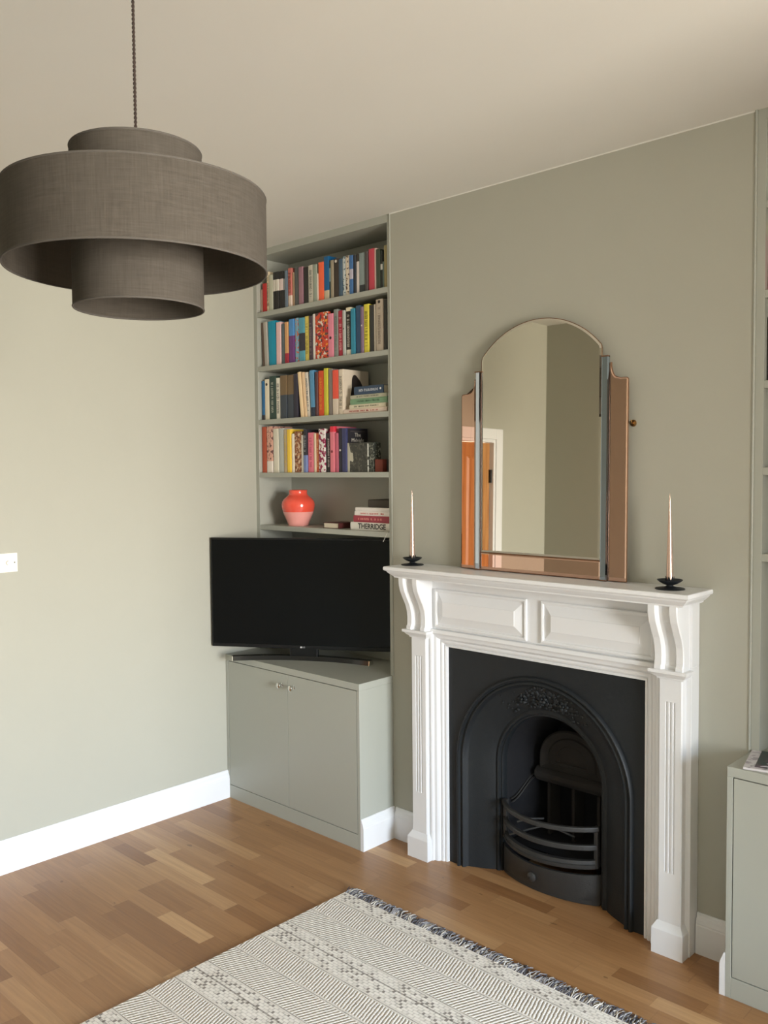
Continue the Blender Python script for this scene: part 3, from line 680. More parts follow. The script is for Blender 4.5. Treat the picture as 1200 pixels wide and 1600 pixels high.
# cast flower relief at the crown of the arch
rel = MB()
rng = random.Random(3)
def cove_y(r): return -.014 + (.350 - r) * .42
for k in range(150):
    a = PI / 2 + rng.gauss(0, .30); r = rng.uniform(.262, .345)
    if abs(a - PI / 2) > .72: continue
    rad = rng.uniform(.003, .0075)
    rel.blob((r * math.cos(a), cove_y(r) - .001, .455 + r * math.sin(a)), rad, 7, (1, .5, 1))
for fc in (-.32, -.02, .3):            # three rosettes
    for r0 in (.305,):
        cx_, cz_ = r0 * math.cos(PI / 2 - fc), .455 + r0 * math.sin(PI / 2 - fc)
        for k in range(6):
            rel.blob((cx_ + .014 * math.cos(k * PI / 3), cove_y(r0) - .004, cz_ + .014 * math.sin(k * PI / 3)), .0085, 7, (1, .7, 1))
        rel.blob((cx_, cove_y(r0) - .008, cz_), .006, 7)
for k in range(12):                    # leaf tip at the keystone
    rel.blob((rng.gauss(0, .012), cove_y(.35) - .002, .455 + .345 + k * .0022), .006, 6, (1, .7, 1))
rel.build('flower_relief', IRON, I, smooth=60)
# lining
def lin_ring(r, y, x=0): return arch(r, y)
MB().loft([arch(.222, .075), arch(.215, .10), arch(.185, .25), arch(.17, .35)], closed=False).build('lining', SOOT_D, I, smooth=40)
bk = MB(); ring = arch(.172, .345); bk.add(ring, [tuple(range(len(ring)))]); bk.build('fire_back', SOOT_D, I)
# arched throat plate with a rim, ledge below
def dring(r, y, zc=.46, zb=.415, n=20): return [(r * math.cos(PI - PI * k / n), y, zc + r * .85 * math.sin(PI - PI * k / n)) for k in range(n + 1)] + [(r, y, zb), (-r, y, zb)]
MB().loft([dring(.150, .3), dring(.150, .205, zb=.412), dring(.142, .198, zb=.416), dring(.112, .212, zb=.432), dring(.106, .206, zb=.436), dring(.075, .204, zb=.446), dring(.07, .208, zb=.449), dring(.03, .2, zb=.46)]).build('throat_plate', SOOT, I, smooth=30)
MB().loft([[(-.165, .3, z), (-.165, y, z), (.165, y, z), (.165, .3, z)] for z, y in ((.345, .225), (.36, .2), (.375, .19), (.395, .188), (.402, .196), (.412, .21))]).build('throat_ledge', SOOT, I)
for x in (-.115, .0, .115): MB().box(x - .006, x + .006, .22, .3, .02, .345).build('back_rib', SOOT, I)
# curved cheek mouldings
for sx in (-1, 1):
    for off in (0, .012):
        MB().tube([(sx * (.209 - .02 * t - off * .3), .085 + t * .15, .293 + .075 * (t * t * (3 - 2 * t)) - off) for t in [i / 14 for i in range(15)]], .0035, 6).build('cheek_moulding', IRON_G, I, smooth=60)
# grate
def arcp(hw, y0, bulge, z, n=24): return [(-hw + 2 * hw * i / n, y0 - bulge * (1 - (2 * i / n - 1) ** 2) ** .85, z) for i in range(n + 1)]
MB().rectbar(arcp(.215, .045, .108, .297), .017, .019).build('grate_bar', IRON_G, I, bevel=.004)
MB().rectbar(arcp(.209, .045, .098, .226), .017, .021).build('grate_bar', IRON_G, I, bevel=.004)
MB().loft([[(x, y + o, z + dz) for o, dz in ((.012, -.022), (-.004, -.022), (-.006, -.016), (-.012, -.014), (-.014, -.004), (-.008, -.002), (-.007, .012), (.012, .012))] for x, y, z in arcp(.209, .045, .096, .165)]).build('bottom_rail', IRON_G, I)
for sx in (-1, 1):
    MB().box(sx * .207 - .008, sx * .207 + .008, .036, .054, .146, .305).build('grate_upright', IRON_G, I, bevel=.002)
MB().tube([(-.1, -.03, .262), (-.06, -.005, .278), (-.03, .05, .27)], .0045, 8).build('fire_bar', IRON_G, I, smooth=60)
MB().tube([(-.15, -.01, .19), (-.09, .03, .215), (-.03, .08, .235), (.08, .1, .21)], .0045, 8).build('fire_bar', IRON_G, I, smooth=60)
ash = MB(); n = 24
rows = []
for z, bu in ((0.002, .056), (.018, .058), (.02, .064), (.06, .078), (.118, .094), (.1205, .094)):
    rows.append(arcp(.219, .047, bu, z))
ash.loft(rows, closed=False)
rows2 = [[(x, y + .012, z) for x, y, z in r] for r in reversed(rows)]
ash.loft([rows[-1]] + rows2 + [rows[0]], closed=False)
ac = ash.build('ash_cover', IRON_G, I, smooth=35)
MB().lathe([(.009, 0), (.009, -.008), (.018, -.012), (.019, -.018), (.012, -.024), (.001, -.026)], (-.028, -.022, .066), 16, 'y').build('ash_knob', IRON_G, ac, smooth=40)
MB().add([(-.2, .06, .13), (.2, .06, .13), (.17, .34, .13), (-.17, .34, .13)], [(0, 1, 2, 3)]).build('grate_base', SOOT_D, I)

# ------------------------------------------------------------------ mirror on the mantel shelf
def mirror_mat(name, rgb, rough=0.015):
    m = bpy.data.materials.new(name); m.use_nodes = True; N = m.node_tree.nodes; L = m.node_tree.links; b = N['Principled BSDF']
    b.inputs['Base Color'].default_value = lin(rgb); b.inputs['Metallic'].default_value = 1.0; b.inputs['Roughness'].default_value = rough
    return m
MIR = mirror_mat('silvered_glass', (218, 213, 200)); PEACH = mirror_mat('peach_mirror_glass', (218, 182, 162)); BLUE = mirror_mat('blue_mirror_glass', (176, 192, 208), .05)
BLUE_LIT = mirror_mat('blue_mirror_glass_lit', (216, 226, 244), .05)  # same blue glass, tint raised to paint in the bright wall it reflects
FOX = pm('foxed_mirror_edge', (128, 92, 66), 0.4, metal=0.6, vary=.4, vscale=60)
MT = thing('mantel_mirror', 'arched three-part mirror with peach side wings standing on the white mantel shelf', 'mirror', (.79, -.034, 1.2445), (math.radians(-.7), 0, 0))
# local frame: x from the mirror's middle, z from its foot, front face looks towards -y
def arc_top(hw, zs, zt, n=36):
    sag = zt - zs; R = (hw * hw + sag * sag) / (2 * sag); zc = zt - R; a = math.asin(hw / R)
    return [(R * math.sin(t), zc + R * math.cos(t)) for t in [a - 2 * a * i / n for i in range(n + 1)]]
def plate(out, bev, y0, yf, mat, name, edge=True):
    """a mirror glass with a bevelled margin; out = outline (x, z) counter-clockwise"""
    n = len(out); cx = sum(p[0] for p in out) / n; cz = sum(p[1] for p in out) / n
    def inset(d):
        res = []
        for i in range(n):
            p0, p1, p2 = Vector(out[i - 1]), Vector(out[i]), Vector(out[(i + 1) % n])
            e1 = (p1 - p0).normalized(); e2 = (p2 - p1).normalized()
            n1 = Vector((-e1.y, e1.x)); n2 = Vector((-e2.y, e2.x)); m_ = (n1 + n2); m_ = m_ / max(.3, m_.dot(n1)); res.append(p1 + m_ * d)
        return res
    inn = inset(bev)
    mb = MB(); mb.loft([[(x, y0, z) for x, z in out], [(x, yf + .0028, z) for x, z in out], [(p.x, yf, p.y) for p in inn]])
    o = mb.build(name, mat, MT)
    if edge:
        e = MB(); r1 = [(x, yf + .0024, z) for x, z in out]; q = inset(.0022); r2 = [(p.x, yf + .0016, p.y) for p in q]
        e.loft([r1, r2], caps=False); e.build('foxed_edge', FOX, o)
    return o
zt = .963
cen = [(-.266, .071), (.266, .071), (.266, .828), (.262, .842)] + arc_top(.258, .846, zt)[1:-1] + [(-.262, .842), (-.266, .828)]
plate(cen, .010, -.006, -.014, MIR, 'centre_glass')
plate([(-.266, .002), (.266, .002), (.266, .0705), (-.266, .0705)], .006, -.006, -.0135, PEACH, 'bottom_strip')
for sx in (-1, 1):
    def mx_(pts): return [(sx * x, z) for x, z in (pts if sx > 0 else reversed(pts))]
    curve = [(.322 - .028 * math.cos(t), .762 - .042 * math.sin(t) + .0) for t in [PI / 2 * i / 10 for i in range(11)]]
    # concave shoulder from the strip down to the flat top of the wing
    curve = [(.294, .774)] + [(.301 + .023 * (1 - math.cos(PI / 2 * i / 10)), .722 + .052 * (1 - math.sin(PI / 2 * i / 10))) for i in range(11)]
    dz = 0 if sx > 0 else -.016
    wing = [(.294, .002), (.3665, .002), (.3665, .712), (.362, .718), (.344, .719), (.338, .7185)] + list(reversed(curve))
    wing = [(x, z + (dz if z > .5 else 0)) for x, z in wing]
    plate(mx_(wing), .006, -.004, -.0115, PEACH, 'side_wing')
    mb = MB()
    x0, x1 = .2665, .2925
    sec = [(x0, -.006), (x0 + .001, -.0185), (x0 + .004, -.0200), (x1 - .003, -.0158 if sx < 0 else -.0195), (x1, -.013), (x1, -.006)]
    mb.loft([[(sx * x, y, z) for x, y in sec] for z in (.001, .797 + (0 if sx > 0 else -.010))]); mb.build('blue_strip', BLUE if sx > 0 else BLUE_LIT, MT)
    for z in (.001, .794 + (0 if sx > 0 else -.010)):
        xa, xb = sorted((sx * x0, sx * x1))
        MB().box(xa, xb, -.0215, -.005, z, z + .004).build('strip_clip', FOX, MT)
bb = MB(); bo = [(-.35, .004), (.35, .004), (.35, .70), (.262, .76), (.255, .84)] + [(x * .96, z - .012) for x, z in arc_top(.258, .846, zt)][1:-1] + [(-.255, .84), (-.262, .76), (-.35, .70)]
bb.loft([[(x, .010, z) for x, z in bo], [(x, -.0038, z) for x, z in bo]]); bb.build('backing_board', pm('dark_plywood', (70, 52, 38), .8), MT)
hk = thing('wall_hook', 'small brass hook on the wall right of the mirror', 'hook', (1.158, 0, 1.803))
MB().lathe([(.012, 0), (.012, -.002), (.005, -.004), (.0045, -.012)], (0, 0, 0), 16, 'y').build('hook_plate', pm('brass', (168, 130, 82), .3, metal=1.0), hk, smooth=40)
MB().tube([(0, -.011, 0), (.002, -.02, -.001), (.004, -.026, .004), (.005, -.026, .011)], .003, 8).build('hook_arm', MATS['brass'], hk, smooth=60)

# ------------------------------------------------------------------ candles in black holders
def candle_holder(x, y, label, label2, tilt):
    t = thing('candle_holder', label, 'candle holder', (x, y, 1.2445), group='black candle holders on the mantel shelf')
    MB().lathe([(.002, 0), (.047, 0), (.0485, .0015), (.047, .003), (.024, .0055), (.012, .010), (.010, .014), (.002, .0145)], seg=40).build('base_dish', BLACKMET, t, smooth=40)
    MB().lathe([(.002, .0125), (.012, .0135), (.026, .019), (.036, .0255), (.041, .030), (.0415, .031), (.040, .0315), (.034, .0275), (.024, .0215), (.010, .0175), (.002, .017)], seg=40).build('drip_bowl', BLACKMET, t, smooth=40)
    sp = MB()
    for k in range(7):
        a0, a1 = 2 * PI * k / 7, 2 * PI * (k + 1) / 7; am = (a0 + a1) / 2
        def P(r, a, z): return (r * math.cos(a), r * math.sin(a), z)
        sp.loft([[P(.012, a0, .0165), P(.012, a1, .0165), P(.0145, a1, .0165), P(.0145, a0, .0165)], [P(.0125, a0 + .05, .030), P(.0125, a1 - .05, .030), P(.0148, a1 - .05, .030), P(.0148, a0 + .05, .030)], [P(.0138, am - .05, .042), P(.0138, am + .05, .042), P(.0152, am + .05, .042), P(.0152, am - .05, .042)]])
    sp.build('spiked_cup', BLACKMET, t)
    c = MB().lathe([(.0005, 0), (.0122, 0), (.0122, .004), (.0100, .085), (.0072, .17), (.0042, .25), (.0022, .288), (.0010, .298), (.0003, .300)], seg=32).build('taper_candle', pm('champagne_metallic_wax', (222, 194, 178), .26, metal=.75), None, smooth=50, loc=(x, y, 1.2445 + .0178), rot=tilt)
    tag(c, label2, 'candle', 'tapering metallic candles')
candle_holder(.187, -.074, 'black spiked candle holder at the left end of the mantel shelf', 'tall pointed champagne candle left of the mirror', (0, 0, 0))
candle_holder(1.337, -.088, 'black spiked candle holder at the right end of the mantel shelf', 'tall pointed champagne candle right of the mirror', (0, -.008, 0))

# ------------------------------------------------------------------ television
ang = math.atan2(.523, .852)
TW, TH = .935, .537
tvx, tvy = -.935 + .852 * TW / 2, -.300 + .523 * TW / 2
TV = thing('television', 'black flat screen television angled on the cupboard in the left alcove', 'television', (tvx, tvy, CT), (0, 0, ang))
z0, z1 = .056, .056 + TH
SCREEN = pm('dark_glossy_screen', (8, 11, 13), .09, spec=.32)
MB().box(-TW / 2, TW / 2, -.004, .012, z0, z1).build('bezel', BLACKPL, TV, bevel=.003)
MB().box(-TW / 2 + .009, TW / 2 - .009, -.0052, -.0035, z0 + .017, z1 - .009).build('screen', SCREEN, TV)
MB().loft([[(-.40, .0119, .09), (.40, .0119, .09), (.40, .0119, .50), (-.40, .0119, .50)], [(-.30, .034, .10), (.25, .034, .10), (.25, .034, .36), (-.30, .034, .36)]]).build('rear_housing', BLACKPL, TV)
MB().box(-.07, .07, .004, .03, .018, .07).build('neck', BLACKPL, TV, bevel=.003)
pth = []
for k in range(31):
    s_ = -1 + 2 * k / 30; pth.append((s_ * .343, .020 - .066 * abs(s_) ** 2.0, .0))
def stand_ring(p, t):
    nx = Vector((-t.y, t.x, 0)).normalized(); e = abs(p[0]) / .343
    w_ = .026 - .006 * e; h_ = .021
    p = Vector(p); return [tuple(p - nx * w_), tuple(p + nx * w_), tuple(p + nx * w_ * .75 + Vector((0, 0, h_))), tuple(p - nx * w_ * .8 + Vector((0, 0, h_)))]
rr = []
for k in range(31):
    t = (Vector(pth[min(30, k + 1)]) - Vector(pth[max(0, k - 1)])).normalized(); rr.append(stand_ring(pth[k], t))
MB().loft(rr).build('stand', pm('gloss_black_plastic', (20, 22, 24), .12, coat=.5), TV, smooth=30)
for k in (0, 30):
    p = Vector(pth[k]); t = (Vector(pth[1]) - Vector(pth[0])).normalized() if k == 0 else (Vector(pth[30]) - Vector(pth[29])).normalized()
    q = p - t * .004 if k == 0 else p + t * .004
    MB().loft([stand_ring(tuple(p + (q - p) * f), t) for f in (0.05, 1)]).build('stand_end_cap', CHROME, TV)
LOGO = pm('silver_print', (190, 190, 190), .4)
text_part('LG', .011, LOGO, TV, 'logo', lambda u, v, w_: (u + .003, -.0042 - w_, z0 + .0085 + v), .0003)
lg = MB().lathe([(.0010, 0), (.0046, 0), (.0046, -.0008), (.0010, -.0008)], (-.010, -.004, z0 + .0085), 20, 'y'); lg.build('logo_badge', LOGO, TV)

# ------------------------------------------------------------------ books
def bmat(rgb, rough=.5): return pm('book_cover_%d_%d_%d' % rgb, rgb, rough, vary=.06, vscale=40)
FLORAL = blotch_mat('floral_print_cover', (216, 78, 44), [(240, 160, 60), (232, 220, 205), (190, 40, 50), (90, 70, 70)], 48, .56)
BROWNF = blotch_mat('brown_floral_cover', (156, 100, 68), [(190, 140, 100), (110, 64, 44), (214, 190, 160)], 60, .55)
MARBLE = blotch_mat('marbled_charcoal_cover', (64, 64, 58), [(78, 77, 69), (52, 52, 48), (92, 90, 80)], 60, .57)
def dashes(mb, z0, z1, wid, y, rng, gap=.0028):
    """illegible spine lettering: a run of small strokes reading up the spine"""
    z = z0
    while z < z1:
        l = rng.uniform(.0022, .0050)
        if rng.random() < .16: z += .005; continue
        w_ = wid * rng.uniform(.75, 1)
        mb.box(-w_ / 2, w_ / 2, y - .0004, y + .0002, z, z + l * .45)
        if rng.random() < .6: mb.box(-w_ / 2, -w_ / 2 + .0016, y - .0004, y + .0002, z, z + l)
        if rng.random() < .5: mb.box(w_ / 2 - .0016, w_ / 2, y - .0004, y + .0002, z, z + l)
        z += l + .0014
def make_book(w_, h, d, rgb, opt, rng):
    """standing book; origin at the foot of the spine's middle, spine looks to -y"""
    m = bmat(rgb)
    if opt.get('mat') == 'floral': m = FLORAL
    if opt.get('mat') == 'brownfloral': m = BROWNF
    if opt.get('pat'):
        m = blotch_mat('printed_cover_%d_%d_%d_%d' % (rgb + (opt['pat'][0],)), rgb, [opt['pat']], 70 if not opt.get('strong') else 55, .55 if not opt.get('strong') else .5)
    b = min(.0022, w_ * .2); hw = w_ / 2
    c = MB()
    # wrapped cover with a slightly rounded spine
    out = [(-hw, d), (-hw, .003), (-hw * .82, .0008), (0, 0), (hw * .82, .0008), (hw, .003), (hw, d), (hw - b, d), (hw - b, .006), (-hw + b, .006), (-hw + b, d)]
    c.prism(out, lambda x, y: (x, y, 0), lambda x, y: (x, y, h))
    o = c.build('book', m)
    if w_ > .006: MB().box(-hw + b, hw - b, .0062, d - .004, .002, h - .003).build('pages', PAGE, o)
    for (f0, f1, bc) in opt.get('bands', []):
        q = MB(); e = .0005
        sp = [(-hw - e, .02), (-hw - e, .003), (-hw * .82, .0008 - e), (0, -e), (hw * .82, .0008 - e), (hw + e, .003), (hw + e, .02), (hw - .0002, .02), (hw - .0002, .0034), (0, .0006), (-hw + .0002, .0034), (-hw + .0002, .02)]
        sp = [(max(-hw - .00018, min(hw + .00018, x)), y) for x, y in sp]
        q.prism(sp, lambda x, y: (x, y, max(.0003, f0 * h)), lambda x, y: (x, y, min(h - .0003, f1 * h))); q.build('spine_band', bmat(bc), o)
    if 't' in opt:
        q = MB(); bs = opt.get('bands', []); lo = max([f1 for f0, f1, _ in bs if f1 < .5] + [.08]); 
        dashes(q, h * (lo + .06), h * .86, min(w_ * .55, .016), -.0004, rng); q.build('spine_lettering', bmat(opt['t']), o)
    if 'dot' in opt:
        f, dc = opt['dot']; q = MB().lathe([(.0003, 0), (min(.007, w_ * .22), 0), (min(.007, w_ * .22), -.001), (.0003, -.001)], (0, .0002, f * h), 14, 'y'); q.build('spine_emblem', bmat(dc), o)
    return o
NAMES = {1: 'top shelf', 2: 'second shelf down', 3: 'third shelf down', 4: 'fourth shelf down'}
def short(s):
    for k in (' with', ' leaning', ' on its'): s = s.split(k)[0]
    return s
bx = []
for k, (zs, L_) in BOOKS.items():
    rng = random.Random(k); prev = None
    for i, (x0, x1, h, desc, rgb, opt) in enumerate(L_):
        w_ = x1 - x0; d = opt.get('d', rng.uniform(.125, .15)); lean = opt.get('lean') or 0
        if lean: w_ *= math.cos(lean)
        o = make_book(w_, h, d, rgb, opt, rng)
        y = .016 + rng.uniform(0, .006)
        if lean:
            # pivot on the lower left corner of the cover
            o.rotation_euler = (0, -lean, 0)
            o.location = (x0 + (w_ / 2) * math.cos(lean), y, zs + .0003 + (w_ / 2) * math.sin(lean))
        else: o.location = ((x0 + x1) / 2, y, zs + .0002)
        where = ('right of the ' + short(prev)) if prev else 'first on the left'
        lab = desc + ' on the ' + NAMES[k] + ' ' + where
        if len(lab.split()) > 16: lab = desc + ' on the ' + NAMES[k]
        if len(lab.split()) > 16: lab = desc
        tag(o, lab, 'book', 'books standing on the ' + NAMES[k])
        prev = desc
        if opt.get('cover') == 'midnight':
            NAVY = bmat((44, 42, 48)); hw = w_ / 2
            MB().box(hw - .0001, hw + .0006, .012, d - .002, .002, h - .002).build('front_cover', NAVY, o)
            sil = bmat((206, 202, 190))
            for s_, z_, sz in (('The', .174, .026), ('Midnight', .149, .024), ('Library', .124, .024)):
                text_part(s_, sz, sil, o, 'cover_title', lambda u, v, ww_, z_=z_: (hw + .0007 + ww_, .012 + (d - .014) * .5 + u, z_ + v), .0003)
            MB().box(hw + .0005, hw + .0009, .03, d - .02, .190, .1915).build('cover_rule', bmat((120, 110, 105)), o)
        if opt.get('cover') == 'motif':
            q = MB(); hw = w_ / 2; cy_, cz_ = .088, .118
            pts = [(cy_ + .040 * math.cos(a) * (1 + .22 * math.cos(3 * a + .6)), cz_ + .066 * math.sin(a) * (1 + .12 * math.sin(4 * a))) for a in [2 * PI * j / 40 for j in range(40)]]
            q.prism(pts, lambda a, b_: (hw - .0001, a, b_), lambda a, b_: (hw + .0006, a, b_)); q.build('cover_motif', bmat((46, 38, 36)), o)
# lying books
def lying(x0, x1, z0_, z1_, y0, d, rgb, label, group, tcol=None, text=None, tx=None, rot=0.0):
    w_ = x1 - x0; h = z1_ - z0_
    o_ = MB(); b = min(.002, h * .14)
    out = [(d, 0), (.003, 0), (.0006, h * .2), (0, h / 2), (.0006, h * .8), (.003, h), (d, h), (d, h - b), (.006, h - b), (.006, b), (d, b)]
    o_.prism(out, lambda y, z: (-w_ / 2, y, z), lambda y, z: (w_ / 2, y, z))
    o = o_.build('book', bmat(rgb), loc=((x0 + x1) / 2, y0, z0_), rot=(0, 0, rot))
    MB().box(-w_ / 2 + .003, w_ / 2 - .003, .0062, d - .004, b, h - b).build('pages', PAGE, o)
    if tcol and not text:
        q = MB(); rng = random.Random(label); x = -w_ * .36
        while x < w_ * .3:
            l = rng.uniform(.003, .007)
            if rng.random() < .2: x += .006; continue
            q.box(x, x + l * .5, -.0006, .0004, h * .36, h * .66)
            if rng.random() < .6: q.box(x, x + l, -.0006, .0004, h * (.36 if rng.random() < .5 else .58), h * (.36 if rng.random() < .5 else .58) + h * .09)
            x += l + .0015
        q.build('spine_lettering', bmat(tcol), o)
    for s_, cx_, size, wid, c_ in (text or []):
        text_part(s_, size, bmat(c_), o, 'spine_title', lambda u, v, ww_, cx_=cx_: (cx_ + u, -.0003 - ww_, h * .5 + v), .0003, width=wid, bold=.0007)
    return tag(o, label, 'book', group)
G3 = 'books lying in the stack on the third shelf down'; e = .0003
lying(-.312, -.036, 1.9063, 1.9275, .014, .16, (226, 206, 190), 'pinkish white book at the bottom of the stack on the third shelf down', G3, (180, 90, 80))
lying(-.277, -.047, 1.9277, 1.9475, .018, .15, (220, 211, 186), 'cream book second from the bottom of the stack on the third shelf', G3, (90, 90, 70))
lying(-.271, -.039, 1.9477, 1.9735, .018, .15, (122, 158, 124), 'green book in the middle of the stack on the third shelf', G3, (90, 120, 92))
lying(-.270, -.039, 1.9737, 1.9905, .018, .15, (182, 180, 158), 'pale grey green book just under the navy book of the stack', G3, (120, 118, 104))
nb = lying(-.247, -.062, 1.9907, 2.0285, .020, .15, (54, 74, 98), 'navy blue book on top of the stack on the third shelf', G3, (200, 205, 212))
MB().lathe([(.0003, 0), (.005, 0), (.005, -.001), (.0003, -.001)], (.075, .0004, .021), 14, 'y').build('spine_emblem', bmat((225, 225, 225)), nb)
G5 = 'books lying in the stack beside the vase'
lying(-.288, -.034, 1.3693, 1.4055, .028, .16, (228, 224, 214), 'white book with bold black lettering at the bottom of the lowest shelf stack', G5, text=[('THERRIDGE', .012, .034, .176, (40, 38, 38))])
lying(-.270, -.032, 1.4057, 1.4365, .030, .15, (158, 58, 72), 'maroon book above the boldly lettered white book on the lowest shelf', G5, (225, 150, 140))
lying(-.262, -.032, 1.4367, 1.4565, .030, .15, (236, 228, 222), 'white book with red and black lettering above the maroon book', G5, tcol=(200, 90, 90))
lying(-.257, -.032, 1.4567, 1.4745, .030, .15, (232, 226, 220), 'plain white book near the top of the lowest shelf stack', G5)
tag(MB().box(-.078, .078, -.06, .06, 0, .036).build('storage_box', pm('dark_brown_box', (66, 60, 52), .7), bevel=.004, loc=(-.112, .105, 1.4747)), 'dark brown flat box on top of the lowest shelf stack', 'box')
lying(-.06, .06, 1.3693, 1.3955, 0, .11, (84, 36, 36), 'small maroon book lying with cream page edges towards the room, left of the stack', 'small book lying by the vase', rot=PI / 2).location = (-.369, .092, 1.3693)


# things on the fourth shelf
go = tag(MB().box(-.065, .065, 0, .022, 0, .136).build('book', MARBLE, bevel=.001, loc=(-.236, .028, 1.6373), rot=(0, 0, math.radians(2))), 'small marbled charcoal hardback standing face out on the fourth shelf down', 'book')
q = MB()
lg2 = [(-.0648, 0), (-.050, 0), (-.0495, .05), (-.046, .053), (-.030, .047), (-.026, .056), (-.030, .088), (-.044, .092), (-.048, .11), (-.055, .136), (-.0648, .136)]
q.prism(lg2, lambda x, z: (x, .0002, z), lambda x, z: (x, -.0006, z)); q.build('pale_cover_motif', bmat((188, 184, 166)), go)
q = MB()
for z in (0, .03, .07, .1): q.box(.0625, .0652, -.0006, .004, z + .001, z + .026 + .004 * (z > .05))
q.build('white_edge', bmat((226, 224, 212)), go)
tag(MB().box(-.013, .013, 0, .05, 0, .135).build('ornament_box', blotch_mat('patterned_grey_box', (70, 74, 66), [(150, 152, 140), (40, 44, 40)], 90, .55), bevel=.001, loc=(-.154, .034, 1.6373)), 'narrow patterned grey box right of the marbled hardback', 'box')
tag(MB().box(-.024, .024, 0, .05, 0, .058).build('storage_box', pm('terracotta_box', (122, 58, 44), .7), bevel=.002, loc=(-.108, .035, 1.6373)), 'small terracotta box near the right end of the fourth shelf', 'box')
tag(MB().box(-.012, .012, 0, .05, 0, .058).build('storage_box', pm('black_box', (40, 38, 36), .7), bevel=.002, loc=(-.062, .05, 1.6373)), 'small black box at the right end of the fourth shelf', 'box')
# loose string over the edge of the lowest shelf
tag(MB().tube([(-.075, .03, 1.3715), (-.05, .006, 1.3712), (-.021, -.0025, 1.3708), (-.024, -.0045, 1.364), (-.034, -.005, 1.348), (-.044, -.0045, 1.332), (-.048, -.004, 1.327)], lambda t: .0013 + (.0012 if t > .9 else 0), 7).build('loose_string', pm('pale_string', (196, 192, 182), .8), smooth=60), 'pale loose string hanging over the lowest shelf above the television', 'string')

# vase
V = thing('vase', 'coral red and pale pink two-tone ceramic vase on the lowest bookcase shelf', 'vase', (-.719, .084, 1.3692))
pf = [(.002, 0), (.050, 0), (.052, .002), (.056, .016), (.064, .036), (.074, .060), (.0775, .0705)]
V1 = pm('pale_pink_glaze', (240, 166, 158), .22, coat=.5); V2 = pm('coral_red_glaze', (236, 86, 66), .18, coat=.6)
MB().lathe(pf, seg=56).build('pink_lower_body', V1, V, smooth=40)
MB().lathe([(.002, .0703), (.0777, .0703), (.0825, .088), (.0845, .106), (.081, .122), (.070, .137), (.055, .149), (.0465, .158), (.0455, .168), (.047, .178), (.0455, .1795), (.0435, .178), (.042, .168), (.043, .158), (.05, .148), (.03, .13), (.002, .12)], seg=56).build('coral_upper_body', V2, V, smooth=40)

# light switch on the left wall
sw = thing('light_switch', 'white double light switch plate with round knobs on the left wall', 'light switch', (XL, -1.329, 1.2805))
MB().box(0, .007, -.073, .073, -.0395, .0395).build('switch_plate', pm('white_plastic', (240, 236, 226), .35), sw, bevel=.0025)
for dy in (-.032, 0, .032):
    MB().lathe([(.0005, .0165), (.0075, .016), (.0085, .013), (.0088, .007), (.0005, .0065)], (0, dy, 0), 24, 'x').build('dimmer_knob', MATS['white_plastic'], sw, smooth=40)
for dy in (-.060, .060):
    MB().lathe([(.0005, .0078), (.0028, .0076), (.003, .0068), (.0005, .0066)], (0, dy, 0), 14, 'x').build('screw', CHROME, sw, smooth=40)

# ------------------------------------------------------------------ pendant lamp
lx, ly = 1.026, -1.8625
PL = thing('pendant_lamp', 'three-tier charcoal linen drum pendant lamp hanging from a twisted cord', 'pendant lamp', (lx, ly, H))
def zrel(z): return z - H
def drum(r, z0_, z1_, th=.0022): return MB().lathe([(r - th, z0_), (r, z0_), (r, z1_), (r - th, z1_), (r - th, z0_)], seg=96)
def shell(r, a, b_, name, th=.0022):
    mb = MB(); a, b_ = zrel(a), zrel(b_); n = 96
    rings = [[(rr_ * math.cos(2 * PI * k / n), rr_ * math.sin(2 * PI * k / n), zz_) for k in range(n)] for rr_, zz_ in ((r - th, a), (r, a), (r, b_), (r - th, b_), (r - th, a))]
    mb.loft(rings, caps=False); return mb.build(name, LINEN, PL, smooth=40)
shell(.130, 2.206, 2.296, 'top_shade'); shell(.260, 2.059, 2.207, 'middle_shade'); shell(.130, 1.982, 2.206, 'lower_shade')
lid = MB(); n = 96
lid.loft([[(r * math.cos(2 * PI * k / n), r * math.sin(2 * PI * k / n), zrel(z)) for k in range(n)] for r, z in ((.1305, 2.205), (.258, 2.205), (.258, 2.2068), (.1305, 2.2068), (.1305, 2.205))], caps=False)
lid.build('shade_lid', LINEN, PL)
TRIM = pm('grey_shade_binding', (84, 79, 73), .8)
for r, z in ((.130, 2.296), (.260, 2.207), (.260, 2.059), (.130, 1.982)):
    tr = MB(); path = [((r - .001) * math.cos(2 * PI * k / 96), (r - .001) * math.sin(2 * PI * k / 96), zrel(z)) for k in range(97)]
    tr.tube(path, .0022, 6); tr.build('edge_binding', TRIM, PL, smooth=60)
CORD = pm('brown_twisted_flex', (62, 50, 44), .8)
cd = MB()
for ph in (0, PI):
    cd.tube([(.0016 * math.cos(ph + t * 2 * PI * 26), .0016 * math.sin(ph + t * 2 * PI * 26), -.02 - t * .44) for t in [i / 420 for i in range(421)]], .0019, 6)
cd.build('twisted_cord', CORD, PL, smooth=60)
MB().lathe([(.002, 0), (.05, 0), (.05, -.006), (.042, -.018), (.012, -.026), (.002, -.026)], seg=40).build('ceiling_rose', pm('white_rose', (236, 234, 228), .4), PL, smooth=40)
MB().lathe([(.003, -.455), (.012, -.458), (.018, -.475), (.019, -.53), (.021, -.535), (.021, -.545), (.003, -.545)], seg=28).build('lamp_holder', BLACKPL, PL, smooth=40)
MB().lathe([(.003, -.545), (.013, -.548), (.014, -.565), (.026, -.59), (.031, -.615), (.026, -.64), (.012, -.655), (.001, -.658)], seg=32).build('light_bulb', pm('frosted_bulb', (236, 234, 228), .3), PL, smooth=50)
wire = MB()
